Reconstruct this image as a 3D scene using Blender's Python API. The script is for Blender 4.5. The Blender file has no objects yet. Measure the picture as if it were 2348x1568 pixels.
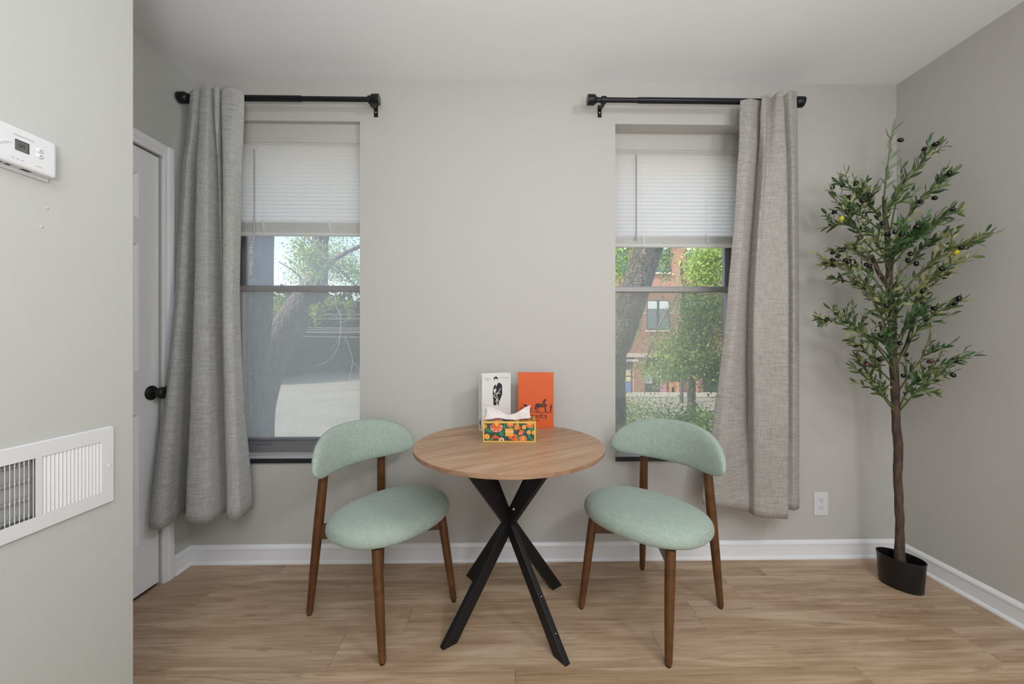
import bpy, math, random
from mathutils import Vector, Matrix, noise

# ------------------------------------------------------------------ camera, world, lights
S = bpy.context.scene
COL = S.collection
F, CX, HY, CH = 900.0, 1168.0, 780.0, 1.17          # focal length in px, vanishing point, eye height (m)
cam_d = bpy.data.cameras.new('camera')
cam = bpy.data.objects.new('camera', cam_d); COL.objects.link(cam)
cam.location = (0, 0, CH); cam.rotation_euler = (math.pi/2, 0, 0)
cam_d.sensor_width = 36; cam_d.lens = 36*F/2348
cam_d.shift_x = (1174-CX)/2348; cam_d.shift_y = -(784-HY)/2348
cam_d.clip_start = .05; cam_d.clip_end = 400
S.camera = cam
S.view_settings.view_transform = 'Standard'; S.view_settings.look = 'None'
S.view_settings.gamma = 1; S.view_settings.use_curve_mapping = False
S.view_settings.exposure = 0.0

w = bpy.data.worlds.new('sky'); S.world = w; w.use_nodes = True
nt = w.node_tree; bg = nt.nodes['Background']
sky = nt.nodes.new('ShaderNodeTexSky'); sky.sky_type = 'NISHITA'; sky.sun_disc = False
sky.sun_elevation = math.radians(42); sky.sun_rotation = math.radians(250)
sky.air_density = 1.2; sky.dust_density = 2.5; sky.ozone_density = 1.0
nt.links.new(sky.outputs[0], bg.inputs[0]); bg.inputs[1].default_value = 0.55

def light(name, kind, loc, direction, energy, color=(1,1,1), size=1, size_y=None, angle=None):
    d = bpy.data.lights.new(name, kind); d.energy = energy; d.color = color
    if kind == 'AREA':
        d.shape = 'RECTANGLE' if size_y else 'DISK'; d.size = size
        if size_y: d.size_y = size_y
    if angle: d.angle = angle
    o = bpy.data.objects.new(name, d); COL.objects.link(o); o.location = loc
    o.rotation_euler = Vector(direction).to_track_quat('-Z', 'Y').to_euler()
    return o
light('sun', 'SUN', (-20, 10, 30), (.80, .22, -.62), 11, (1, .93, .82), angle=.01)
light('room_window_light', 'AREA', (.95, -2.9, 1.15), (0, 1, 0), 26, (.945, .973, 1), 1.8, 2.0)
light('overhead_fill_light', 'AREA', (.5, -1.2, 2.50), (0, 0, -1), 54, (.945, .973, 1), 1.8, 1.6)  # unseen fill added overhead, behind the camera
light('bounce_fill_light', 'AREA', (.10, -.50, 1.25), (-.38, .28, .92), 23, (.945, .973, 1), .35)  # added uplight imitating flash bounced off the ceiling, no real fitting
light('upward_fill_light', 'AREA', (.90, -.45, 1.30), (.25, .30, .95), 15, (.945, .973, 1), .35)  # unseen upward fill, added to even out the room
light('alcove_fill_light', 'AREA', (1.5, .08, 2.49), (-1, .12, -.55), 24, (.955, .978, 1), .45)  # unseen fill added high on the right to brighten the left alcove

# ------------------------------------------------------------------ helpers
R = random.Random(7)
def srgb(h, a=1.0):
    h = h.lstrip('#'); c = [int(h[i:i+2], 16)/255 for i in (0, 2, 4)]
    return tuple(x/12.92 if x <= .04045 else ((x+.055)/1.055)**2.4 for x in c)+(a,)
def at(px, py, Y):                                   # world point seen at a pixel of the frame at depth Y
    return Vector(((px-CX)/F*Y, Y, CH-(py-HY)/F*Y))

class MB:
    def __init__(s): s.v = []; s.f = []; s.m = []
    def face(s, idx, m=0): s.f.append(tuple(idx)); s.m.append(m)
    def add(s, verts, faces, m=0):
        b = len(s.v); s.v += [tuple(p) for p in verts]
        for f in faces: s.f.append(tuple(i+b for i in f)); s.m.append(m)
        return s
    def box(s, x0, x1, y0, y1, z0, z1, m=0):
        v = [(x, y, z) for z in (z0, z1) for y in (y0, y1) for x in (x0, x1)]
        return s.add(v, [(0,2,3,1), (4,5,7,6), (0,1,5,4), (2,6,7,3), (0,4,6,2), (1,3,7,5)], m)
    def obox(s, c, ax, ay, az, m=0):                 # centre and three half-axis vectors
        c, ax, ay, az = map(Vector, (c, ax, ay, az))
        v = [c+ax*i+ay*j+az*k for k in (-1,1) for j in (-1,1) for i in (-1,1)]
        return s.add(v, [(0,2,3,1), (4,5,7,6), (0,1,5,4), (2,6,7,3), (0,4,6,2), (1,3,7,5)], m)
    def poly(s, pts, m=0): return s.add(pts, [tuple(range(len(pts)))], m)
    def prism(s, poly, org, u, v, w_, m=0):          # 2-D polygon swept along w_
        org, u, v, w_ = map(Vector, (org, u, v, w_)); n = len(poly)
        a = [org+u*p[0]+v*p[1] for p in poly]; b = [p+w_ for p in a]
        fs = [tuple(range(n-1, -1, -1)), tuple(range(n, 2*n))]+[(i, (i+1) % n, n+(i+1) % n, n+i) for i in range(n)]
        return s.add(a+b, fs, m)
    def tube(s, pts, rad, n=8, m=0, cap=True):
        pts = [Vector(p) for p in pts]
        if not isinstance(rad, (list, tuple)): rad = [rad]*len(pts)
        t0 = (pts[1]-pts[0]).normalized()
        up = Vector((0,0,1)) if abs(t0.z) < .9 else Vector((1,0,0))
        a = t0.cross(up).normalized(); rings = []
        for i, p in enumerate(pts):
            t = (pts[min(i+1, len(pts)-1)]-pts[max(i-1, 0)]).normalized()
            a = (a-t*a.dot(t)).normalized(); b = t.cross(a)
            rings.append([p+(a*math.cos(q)+b*math.sin(q))*rad[i] for q in [2*math.pi*k/n for k in range(n)]])
        base = len(s.v); s.v += [tuple(p) for r in rings for p in r]
        for i in range(len(pts)-1):
            for k in range(n):
                s.face((base+i*n+k, base+i*n+(k+1) % n, base+(i+1)*n+(k+1) % n, base+(i+1)*n+k), m)
        if cap:
            s.face([base+k for k in range(n-1, -1, -1)], m); s.face([base+(len(pts)-1)*n+k for k in range(n)], m)
        return s
    def lathe(s, prof, org, axis, n=24, m=0, sx=1, sy=1):   # profile (radius, height)
        axis = Vector(axis).normalized(); up = Vector((0,0,1)) if abs(axis.z) < .9 else Vector((1,0,0))
        a = axis.cross(up).normalized(); b = axis.cross(a); org = Vector(org); base = len(s.v)
        for r, h in prof:
            for k in range(n):
                q = 2*math.pi*k/n; s.v.append(tuple(org+axis*h+a*math.cos(q)*r*sx+b*math.sin(q)*r*sy))
        for i in range(len(prof)-1):
            for k in range(n): s.face((base+i*n+k, base+i*n+(k+1) % n, base+(i+1)*n+(k+1) % n, base+(i+1)*n+k), m)
        s.face([base+k for k in range(n-1, -1, -1)], m); s.face([base+(len(prof)-1)*n+k for k in range(n)], m)
        return s
    def mesh(s, name, mats, smooth=None):
        me = bpy.data.meshes.new(name); me.from_pydata(s.v, [], s.f)
        for x in (mats if isinstance(mats, (list, tuple)) else [mats]): me.materials.append(x)
        me.polygons.foreach_set('material_index', s.m)
        if smooth:
            me.polygons.foreach_set('use_smooth', [True]*len(s.f)); me.set_sharp_from_angle(angle=math.radians(smooth))
        me.update(); return me
    def build(s, name, mats, parent=None, smooth=None, bevel=0, sub=0, loc=None, rot=None):
        o = bpy.data.objects.new(name, s.mesh(name, mats, smooth)); COL.objects.link(o)
        if parent is not None: o.parent = parent
        if loc is not None: o.location = loc
        if rot is not None: o.rotation_euler = rot
        if bevel:
            b = o.modifiers.new('bevel', 'BEVEL'); b.width = bevel; b.segments = 2; b.limit_method = 'ANGLE'; b.angle_limit = math.radians(40)
        if sub:
            b = o.modifiers.new('subd', 'SUBSURF'); b.levels = sub; b.render_levels = sub
        return o
def tag(o, label, cat, group=None):
    o['label'] = label; o['category'] = cat
    if group: o['group'] = group
    return o
def struct(o, label=None, cat='structure'):
    o['kind'] = 'structure'
    if label: o['label'] = label; o['category'] = cat
    return o
def empty(name, loc=(0,0,0), rz=0):
    o = bpy.data.objects.new(name, None); COL.objects.link(o); o.location = loc; o.rotation_euler = (0,0,rz); o.empty_display_size = .05
    return o
def cat_rom(p, t):                                   # p list of tuples, t in 0..len-1
    n = len(p); i = min(int(t), n-2); u = t-i
    g = lambda k: p[max(0, min(n-1, k))]
    a, b, c, d = g(i-1), g(i), g(i+1), g(i+2)
    return tuple(.5*((2*b[k])+(-a[k]+c[k])*u+(2*a[k]-5*b[k]+4*c[k]-d[k])*u*u+(-a[k]+3*b[k]-3*c[k]+d[k])*u**3) for k in range(len(b)))
def smooth_path(p, n): return [cat_rom(p, i*(len(p)-1)/(n-1)) for i in range(n)]

# ------------------------------------------------------------------ materials
def mat(name, color, rough=.6, metal=0, spec=None, bump=None, var=None, trans=None):
    m = bpy.data.materials.new(name); m.use_nodes = True; t = m.node_tree; b = t.nodes['Principled BSDF']
    c = srgb(color) if isinstance(color, str) else color
    b.inputs['Base Color'].default_value = c; b.inputs['Roughness'].default_value = rough; b.inputs['Metallic'].default_value = metal
    if spec is not None: b.inputs['Specular IOR Level'].default_value = spec
    tc = t.nodes.new('ShaderNodeTexCoord')
    if var:                                          # (colour2, scale xyz, detail)
        mp = t.nodes.new('ShaderNodeMapping'); mp.inputs['Scale'].default_value = var[1]
        t.links.new(tc.outputs['Object'], mp.inputs[0])
        n = t.nodes.new('ShaderNodeTexNoise'); n.inputs['Scale'].default_value = 1; n.inputs['Detail'].default_value = var[2]
        t.links.new(mp.outputs[0], n.inputs['Vector'])
        r = t.nodes.new('ShaderNodeValToRGB'); r.color_ramp.elements[0].position = .35; r.color_ramp.elements[1].position = .65
        r.color_ramp.elements[0].color = c; r.color_ramp.elements[1].color = srgb(var[0])
        t.links.new(n.outputs[0], r.inputs[0]); t.links.new(r.outputs[0], b.inputs['Base Color'])
    if bump:                                         # (scale, strength, distance)
        n = t.nodes.new('ShaderNodeTexNoise'); n.inputs['Scale'].default_value = bump[0]; n.inputs['Detail'].default_value = 3
        t.links.new(tc.outputs['Object'], n.inputs['Vector'])
        bp = t.nodes.new('ShaderNodeBump'); bp.inputs['Strength'].default_value = bump[1]; bp.inputs['Distance'].default_value = bump[2]
        t.links.new(n.outputs[0], bp.inputs['Height']); t.links.new(bp.outputs[0], b.inputs['Normal'])
    if trans:                                        # translucency share
        out = t.nodes['Material Output']; tr = t.nodes.new('ShaderNodeBsdfTranslucent'); tr.inputs[0].default_value = c
        mx = t.nodes.new('ShaderNodeMixShader'); mx.inputs[0].default_value = trans
        t.links.new(b.outputs[0], mx.inputs[1]); t.links.new(tr.outputs[0], mx.inputs[2]); t.links.new(mx.outputs[0], out.inputs[0])
    return m
def wood(name, cols, scale, rough=.45, rot=0, streak=.5, rand=True, bump=.15):
    """oak print: long grain, soft cathedral bands, a few darker streaks; grain runs along local x"""
    m = bpy.data.materials.new(name); m.use_nodes = True; t = m.node_tree; L = t.links.new; N = t.nodes.new
    b = t.nodes['Principled BSDF']; b.inputs['Roughness'].default_value = rough
    tc = N('ShaderNodeTexCoord'); mp = N('ShaderNodeMapping'); mp.vector_type = 'TEXTURE' if False else 'POINT'
    mp.inputs['Rotation'].default_value = (0, 0, -rot)
    L(tc.outputs['Object'], mp.inputs[0]); src = mp.outputs[0]
    if rand:
        oi = N('ShaderNodeObjectInfo'); cb = N('ShaderNodeCombineXYZ'); mu = N('ShaderNodeMath'); mu.operation = 'MULTIPLY'; mu.inputs[1].default_value = 37
        L(oi.outputs['Random'], mu.inputs[0]); L(mu.outputs[0], cb.inputs[0]); L(mu.outputs[0], cb.inputs[1])
        ad = N('ShaderNodeVectorMath'); ad.operation = 'ADD'; L(src, ad.inputs[0]); L(cb.outputs[0], ad.inputs[1]); src = ad.outputs[0]
    def nz(sc, det, dist=0, rough_=.55):
        q = N('ShaderNodeVectorMath'); q.operation = 'MULTIPLY'; q.inputs[1].default_value = sc; L(src, q.inputs[0])
        n = N('ShaderNodeTexNoise'); n.inputs['Scale'].default_value = 1; n.inputs['Detail'].default_value = det; n.inputs['Distortion'].default_value = dist
        n.inputs['Roughness'].default_value = rough_; L(q.outputs[0], n.inputs['Vector']); return n.outputs[0]
    s = scale
    n1 = nz((1.1*s, 8*s, 8*s), 6, 1.3, .62); n2 = nz((3*s, 85*s, 85*s), 4, .4); n3 = nz((2.0*s, 13*s, 13*s), 6, 2.4, .65)
    mx = N('ShaderNodeMix'); mx.data_type = 'FLOAT'; mx.inputs[0].default_value = .36; L(n1, mx.inputs[2]); L(n2, mx.inputs[3])
    r = N('ShaderNodeValToRGB'); e = r.color_ramp.elements
    e[0].position = .34; e[0].color = srgb(cols[0]); e[1].position = .66; e[1].color = srgb(cols[2])
    k = e.new(.5); k.color = srgb(cols[1]); L(mx.outputs[0], r.inputs[0])
    r2 = N('ShaderNodeValToRGB'); e = r2.color_ramp.elements; e[0].position = .57; e[0].color = (0,0,0,1); e[1].position = .78; e[1].color = (1,1,1,1); L(n3, r2.inputs[0])
    ms = N('ShaderNodeMath'); ms.operation = 'MULTIPLY'; ms.inputs[1].default_value = streak; L(r2.outputs[0], ms.inputs[0])
    mc = N('ShaderNodeMix'); mc.data_type = 'RGBA'; L(ms.outputs[0], mc.inputs[0]); L(r.outputs[0], mc.inputs[6]); mc.inputs[7].default_value = srgb(cols[3])
    last = mc.outputs[2]
    if rand:
        hs = N('ShaderNodeHueSaturation'); mr = N('ShaderNodeMapRange'); mr.inputs[3].default_value = .93; mr.inputs[4].default_value = 1.06
        L(oi.outputs['Random'], mr.inputs[0]); L(mr.outputs[0], hs.inputs['Value']); L(last, hs.inputs['Color']); last = hs.outputs[0]
    L(last, b.inputs['Base Color'])
    bp = N('ShaderNodeBump'); bp.inputs['Strength'].default_value = bump; bp.inputs['Distance'].default_value = .001; L(n2, bp.inputs['Height']); L(bp.outputs[0], b.inputs['Normal'])
    return m
def weave(name, c0, c1, sx, sz, rough=.9, trans=0, flat=False, bump=.4):
    """linen: crossed threads of two tones"""
    m = bpy.data.materials.new(name); m.use_nodes = True; t = m.node_tree; L = t.links.new; N = t.nodes.new
    b = t.nodes['Principled BSDF']; b.inputs['Roughness'].default_value = rough; b.inputs['Specular IOR Level'].default_value = .15
    b.inputs['Sheen Weight'].default_value = .15
    tc = N('ShaderNodeTexCoord')
    def nz(sc):
        mp = N('ShaderNodeMapping'); mp.inputs['Scale'].default_value = sc; L(tc.outputs['Object'], mp.inputs[0])
        n = N('ShaderNodeTexNoise'); n.inputs['Scale'].default_value = 1; n.inputs['Detail'].default_value = 4; n.inputs['Roughness'].default_value = .65; L(mp.outputs[0], n.inputs['Vector']); return n.outputs[0]
    a, c = (nz((sx, sx*.06, sx*.06)), nz((sz*.06, sz, sz*.3))) if flat else (nz((sx, sx, sx*.05)), nz((sz*.05, sz*.05, sz)))
    ad = N('ShaderNodeMath'); ad.operation = 'ADD'; L(a, ad.inputs[0]); L(c, ad.inputs[1])
    r = N('ShaderNodeValToRGB'); e = r.color_ramp.elements; hv = N('ShaderNodeMath'); hv.operation = 'MULTIPLY'; hv.inputs[1].default_value = .5; L(ad.outputs[0], hv.inputs[0])
    e[0].position = .38; e[0].color = srgb(c0); e[1].position = .60; e[1].color = srgb(c1); L(hv.outputs[0], r.inputs[0])
    L(r.outputs[0], b.inputs['Base Color'])
    bp = N('ShaderNodeBump'); bp.inputs['Strength'].default_value = bump; bp.inputs['Distance'].default_value = .0008; L(hv.outputs[0], bp.inputs['Height']); L(bp.outputs[0], b.inputs['Normal'])
    if trans:
        out = t.nodes['Material Output']; tr = N('ShaderNodeBsdfTranslucent'); L(r.outputs[0], tr.inputs[0]); mx = N('ShaderNodeMixShader'); mx.inputs[0].default_value = trans
        L(b.outputs[0], mx.inputs[1]); L(tr.outputs[0], mx.inputs[2]); L(mx.outputs[0], out.inputs[0])
    return m
def glassy(name, dirt_haze, dirt_haze_col, gloss=.06):  # diffuse share covers dust, mesh and painted haze
    m = bpy.data.materials.new(name); m.use_nodes = True; t = m.node_tree; t.nodes.remove(t.nodes['Principled BSDF']); N = t.nodes.new; L = t.links.new
    out = t.nodes['Material Output']; tr = N('ShaderNodeBsdfTransparent'); gl = N('ShaderNodeBsdfGlossy'); gl.inputs['Roughness'].default_value = .02
    a = N('ShaderNodeMixShader'); a.inputs[0].default_value = gloss; L(tr.outputs[0], a.inputs[1]); L(gl.outputs[0], a.inputs[2])
    d = N('ShaderNodeBsdfDiffuse'); d.inputs[0].default_value = srgb(dirt_haze_col); d2 = N('ShaderNodeBsdfTranslucent'); d2.inputs[0].default_value = srgb(dirt_haze_col)
    dd = N('ShaderNodeMixShader'); dd.inputs[0].default_value = .6; L(d.outputs[0], dd.inputs[1]); L(d2.outputs[0], dd.inputs[2])
    mx = N('ShaderNodeMixShader'); mx.inputs[0].default_value = dirt_haze; L(a.outputs[0], mx.inputs[1]); L(dd.outputs[0], mx.inputs[2]); L(mx.outputs[0], out.inputs[0])
    return m

M_wall = mat('warm grey wall paint', '#BAB8B3', .85, bump=(90, .12, .002))
M_part = mat('sage grey wall paint', '#B7B9B4', .8, bump=(70, .18, .003))
M_ceil = mat('ceiling paint', '#ECEDF0', .9, bump=(60, .08, .002))
M_trim = mat('white semi gloss trim paint', '#E3E4E7', .35)
M_door = mat('white door paint', '#E6E7EA', .4)
M_black = mat('black powder coated metal', '#17181A', .45, .3, bump=(300, .05, .001))
M_rod = mat('dark bronze metal', '#26262A', .32, .6)
M_rodend = mat('brushed end cap metal', '#6B6661', .5, .4)
M_alu = mat('grey anodised window frame', '#9A9998', .45, .3)
M_dark = mat('dark bronze window frame', '#757577', .5, .1)
M_lite = mat('light grey window jamb liner', '#A4A29F', .5, .2)
M_sill = mat('pale marble sill top', '#D9D6D2', .25, var=('#B9B5B2', (6, 30, 6), 4))
M_sill_edge = mat('black sill edge', '#26282C', .35)
M_blind = mat('white vinyl blind slat', '#F4F4F2', .4, trans=.62)
M_clear = mat('clear plastic', '#E9E9EC', .15, trans=.5)
M_wand = mat('grey translucent blind wand', '#9A999C', .25)
M_plate = mat('white plastic', '#D4D5D7', .35)
M_slot = mat('dark slot', '#1B1B1B', .6)
M_grey = mat('grey printed marks', '#8A8B8B', .6)
M_lcd = mat('lcd glass', '#5C5F5E', .2)
M_lcdtxt = mat('lcd digits', '#333635', .4)
M_duct = mat('dusty duct metal', '#B4B4B2', .7)
M_plank = wood('light oak vinyl plank', ('#8A6E54', '#AC9176', '#C6B096', '#6B5039'), 1.0, .42, streak=.85)
M_under = mat('dark plank joint', '#5A4632', .9)
M_table = wood('oak laminate tabletop', ('#8B6A50', '#A98769', '#C0A184', '#6D4F38'), 1.15, .38, rot=math.radians(33), streak=.45, rand=False)
M_tedge = wood('oak laminate edge', ('#7C5C44', '#96745A', '#AD8D70', '#5E4432'), 2.0, .45, rand=False)
M_walnut = wood('walnut stained chair wood', ('#45290F', '#583618', '#68431F', '#38210F'), 2.0, .32, streak=.3, rand=False, bump=.05)
M_green = weave('sage green upholstery', '#8B9C91', '#A6B3A9', 520, 520, .85, flat=True, bump=.35)
M_linenL = weave('grey linen curtain cloth', '#979894', '#C0C0BC', 420, 300, .95, trans=.12)
M_linenR = weave('warm grey linen curtain cloth', '#908C87', '#B9B4AE', 420, 300, .95, trans=.12)
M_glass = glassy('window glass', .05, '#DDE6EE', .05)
M_glassL = glassy('dusty window glass with painted haze', .14, '#E4EEF8', .05); M_glassU = glassy('dusty glass with painted glare', .30, '#DCE6F0', .05)  # dust film with sky glare and haze painted in as a pale veil
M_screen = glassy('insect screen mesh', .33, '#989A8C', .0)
M_screenL = glassy('insect screen mesh with painted glow', .34, '#B0B2AA', .0)  # lighter copy of the mesh, bright haze painted into its colour

# ------------------------------------------------------------------ the room
TH = .0173; Y0 = 2.088; cT, sT = math.cos(TH), math.sin(TH)
def onwall(o): o.location = (0, Y0, 0); o.rotation_euler = (0, 0, TH); return o
def wx(px, d=0):                                     # local x on the back wall seen at column px, d in front of it
    k = (px-CX)/F; return (k*(Y0-d*cT)-d*sT)/(cT-k*sT)
def wz(px, py, d=0):
    x = wx(px, d); Y = Y0+x*sT-d*cT; return CH-(py-HY)/F*Y
ZC = 2.552; XL, XR = -1.672, 2.095; XP, YP = -1.10, 1.147
WL0, WL1, WR0, WR1 = -1.535, wx(825), wx(1411), 1.296
ZS, ZT = .532, 2.326

def wall_grid(mb, us, vs, holes, fn):
    for i in range(len(us)-1):
        for j in range(len(vs)-1):
            if (i, j) in holes: continue
            fn(us[i], us[i+1], vs[j], vs[j+1])
mb = MB()
wall_grid(mb, [XL-.12, WL0, WL1, WR0, WR1, XR+.12], [-.05, ZS, ZT, ZC+.1], {(1, 1), (3, 1)}, lambda a, b, c, d: mb.box(a, b, 0, .26, c, d))
wb = onwall(struct(mb.build('wall_back', M_wall)))
# boxed headers above the blinds, shallower on the left window than on the right one
for i, (x0, x1, dep, pxy) in enumerate(((WL0, WL1, .030, (700, 327)), (WR0, WR1, .097, (1550, 344)))):
    zb = wz(*pxy, -dep)
    MB().box(x0, x1, dep, .26, zb, ZT).build('window_header', M_wall, wb)
struct(MB().box(XL-.12, XL, 1.887, 2.14, -.05, ZC+.1).box(XL-.12, XL, YP-.02, 1.887, 2.052, ZC+.1).box(XL-.12, XL-.06, YP-.02, 1.887, -.05, 2.052).build('wall_left', M_part))
mb = MB(); vy0, vy1, vz0, vz1 = .762, 1.061, .757, .903
wall_grid(mb, [-3.0, vy0, vy1, YP], [-.05, vz0, vz1, ZC+.1], {(1, 1)}, lambda a, b, c, d: mb.box(-1.25, XP, a, b, c, d))
mb.box(-1.70, -1.25, -3.0, YP, -.05, ZC+.1)
wp_ = struct(mb.build('wall_partition', M_part))
for (px, py) in ((95, 520), (108, 477)):
    Y = 1.1*F/(CX-px); z = CH-(py-HY)/F*Y
    MB().lathe([(.0035, 0), (.003, .0012), (.001, .0018)], (XP, Y, z), (1,0,0), 10).build('filled_screw_hole', M_part, wp_, smooth=60)
struct(MB().box(XR, XR+.12, -3.0, 2.2, -.05, ZC+.1).build('wall_right', M_wall))
struct(MB().box(-1.7, XR+.12, -3.12, -3.0, -.05, ZC+.1).build('wall_rear', M_wall))
cl = struct(MB().box(-1.8, XR+.14, -3.12, 2.4, ZC, ZC+.1).build('ceiling', M_ceil))
fl = struct(MB().box(-1.8, XR+.14, -3.12, 2.4, -.06, -.004).build('floor', M_under))
# planks, parallel to the back wall
rows = []; yb = .02
joints = {0: [-1.16, .06, 1.28], 1: [-1.39, -.17, 1.05], 2: [-.43, .787], 3: [-.66, .56, 1.78]}
PW, PL = .1785, 1.22
for r in range(28):
    y1 = .02-r*PW+.0; y0 = y1-PW
    js = joints.get(r)
    st = js[0] if js else R.uniform(-1.6, -.4)
    xs = [st+k*PL for k in range(-3, 5)]
    for a, b in zip(xs[:-1], xs[1:]):
        a2, b2 = max(a, XL-.02), min(b, XR+.02)
        if b2-a2 < .03: continue
        if Y0+y1 < YP-.05:
            a2 = max(a2, XP-.02)
            if b2-a2 < .03: continue
        if Y0+y0 < -3.0: continue
        g = .0003; cx = (a2+b2)/2; cy = (y0+y1)/2
        wx_ = Vector((cx*cT-cy*sT, Y0+cx*sT+cy*cT, 0))
        hx, hy, e = (b2-a2)/2-g, PW/2-g, .0005
        m2 = MB(); v = []
        for z, i in ((-.004, 0), (-.001, 0), (0, e)):
            v += [(-hx+i, -hy+i, z), (hx-i, -hy+i, z), (hx-i, hy-i, z), (-hx+i, hy-i, z)]
        fs = [(8,9,10,11)]
        for k in (0, 4): fs += [(k+j, k+(j+1) % 4, k+4+(j+1) % 4, k+4+j) for j in range(4)]
        m2.add(v, fs).build('plank', M_plank, fl, loc=wx_, rot=(0, 0, TH))

# baseboards with cap and shoe moulding
BP = [(0, 0), (.021, 0), (.0205, .007), (.017, .013), (.012, .016), (.011, .017), (.011, .070), (.0135, .073), (.0135, .081), (.010, .088), (.005, .0945), (.001, .0965), (0, .0965)]
def baseboard(name, p0, p1, nrm, prof=BP):
    p0, p1, nrm = Vector(p0), Vector(p1), Vector(nrm)
    return struct(MB().prism(prof, p0, nrm, (0,0,1), p1-p0).build(name, M_trim, smooth=25))
b = baseboard('baseboard_back', (XL, 0, 0), (XR, 0, 0), (0, -1, 0)); onwall(b)
baseboard('baseboard_right', (XR, -3, 0), (XR, 2.13, 0), (-1, 0, 0))
baseboard('baseboard_left', (XL, 1.945, 0), (XL, 2.062, 0), (1, 0, 0))

# door in the left wall
CPf = [(0, 0), (.010, 0), (.012, .004), (.012, .018), (.016, .024), (.018, .034), (.018, .050), (.014, .057), (0, .057)]
yi, zt = 1.887, 2.052
door = struct(empty('door_1', (0, 0, 0)))
DX = XL-.004
# casing: side and head, profile swept along each edge
MB().prism([(p[1], p[0]) for p in CPf], (XL, yi, 0), (0, 1, 0), (1, 0, 0), (0, 0, zt+.057)).build('door_casing', M_trim, door, smooth=25)
MB().prism([(p[1], p[0]) for p in CPf], (XL, YP+.0, zt), (0, 0, 1), (1, 0, 0), (0, yi-YP, 0)).build('door_casing', M_trim, door, smooth=25)
leaf = MB(); dy1, dy0, dz0, dz1 = 1.884, 1.162, .012, 2.046; T = .012
leaf_x = XL-.012
# door leaf with recessed six panels: grid of stiles and rails
ys = [dy0, dy0+.105, dy0+.306, dy0+.406, dy0+.607, dy1]; ys[-2] = 1.783
ys[1] = dy0+.10; ys[3] = 1.783-.23; ys[2] = ys[3]-.10
zs = [dz0, .235, .836, 1.03, 1.61, 1.723, 1.93, dz1]
holes = {(i, j) for i in (1, 3) for j in (1, 3, 5)}
for i in range(5):
    for j in range(7):
        if (i, j) not in holes: leaf.box(leaf_x-.03, leaf_x, ys[i], ys[i+1], zs[j], zs[j+1])
        else: leaf.box(leaf_x-.03, leaf_x-.009, ys[i], ys[i+1], zs[j], zs[j+1])
leafo = leaf.build('door_leaf', M_door, door)
for (i, j) in sorted(holes):                          # moulded frames and raised fields
    y0, y1, z0, z1 = ys[i], ys[i+1], zs[j], zs[j+1]; m2 = MB()
    def ring(a, x): return [(x, y0+a, z0+a), (x, y1-a, z0+a), (x, y1-a, z1-a), (x, y0+a, z1-a)]
    v = ring(0, leaf_x)+ring(.006, leaf_x-.003)+ring(.014, leaf_x-.0085)+ring(.022, leaf_x-.0085)+ring(.045, leaf_x-.003)
    fs = []
    for k in range(4): fs += [(k*4+q, k*4+(q+1) % 4, k*4+4+(q+1) % 4, k*4+4+q) for q in range(4)]
    fs.append((16, 17, 18, 19)); m2.add(v, fs).build('raised_panel', M_door, leafo, smooth=20)
kY, kZ = 1.845, .923
MB().lathe([(.0, 0), (.034, .0005), (.034, .004), (.030, .009), (.016, .011), (.011, .014), (.011, .030), (.018, .034), (.026, .042), (.0275, .052), (.026, .060), (.019, .066), (.006, .068)], (leaf_x, kY, kZ), (1,0,0), 28).build('door_knob', M_black, leafo, smooth=50)
MB().tube([(leaf_x+.066, kY+.004, kZ+.018), (leaf_x+.066, kY+.004, kZ+.031)], .0035, 8).build('lock_button', M_black, leafo, smooth=40)

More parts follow.
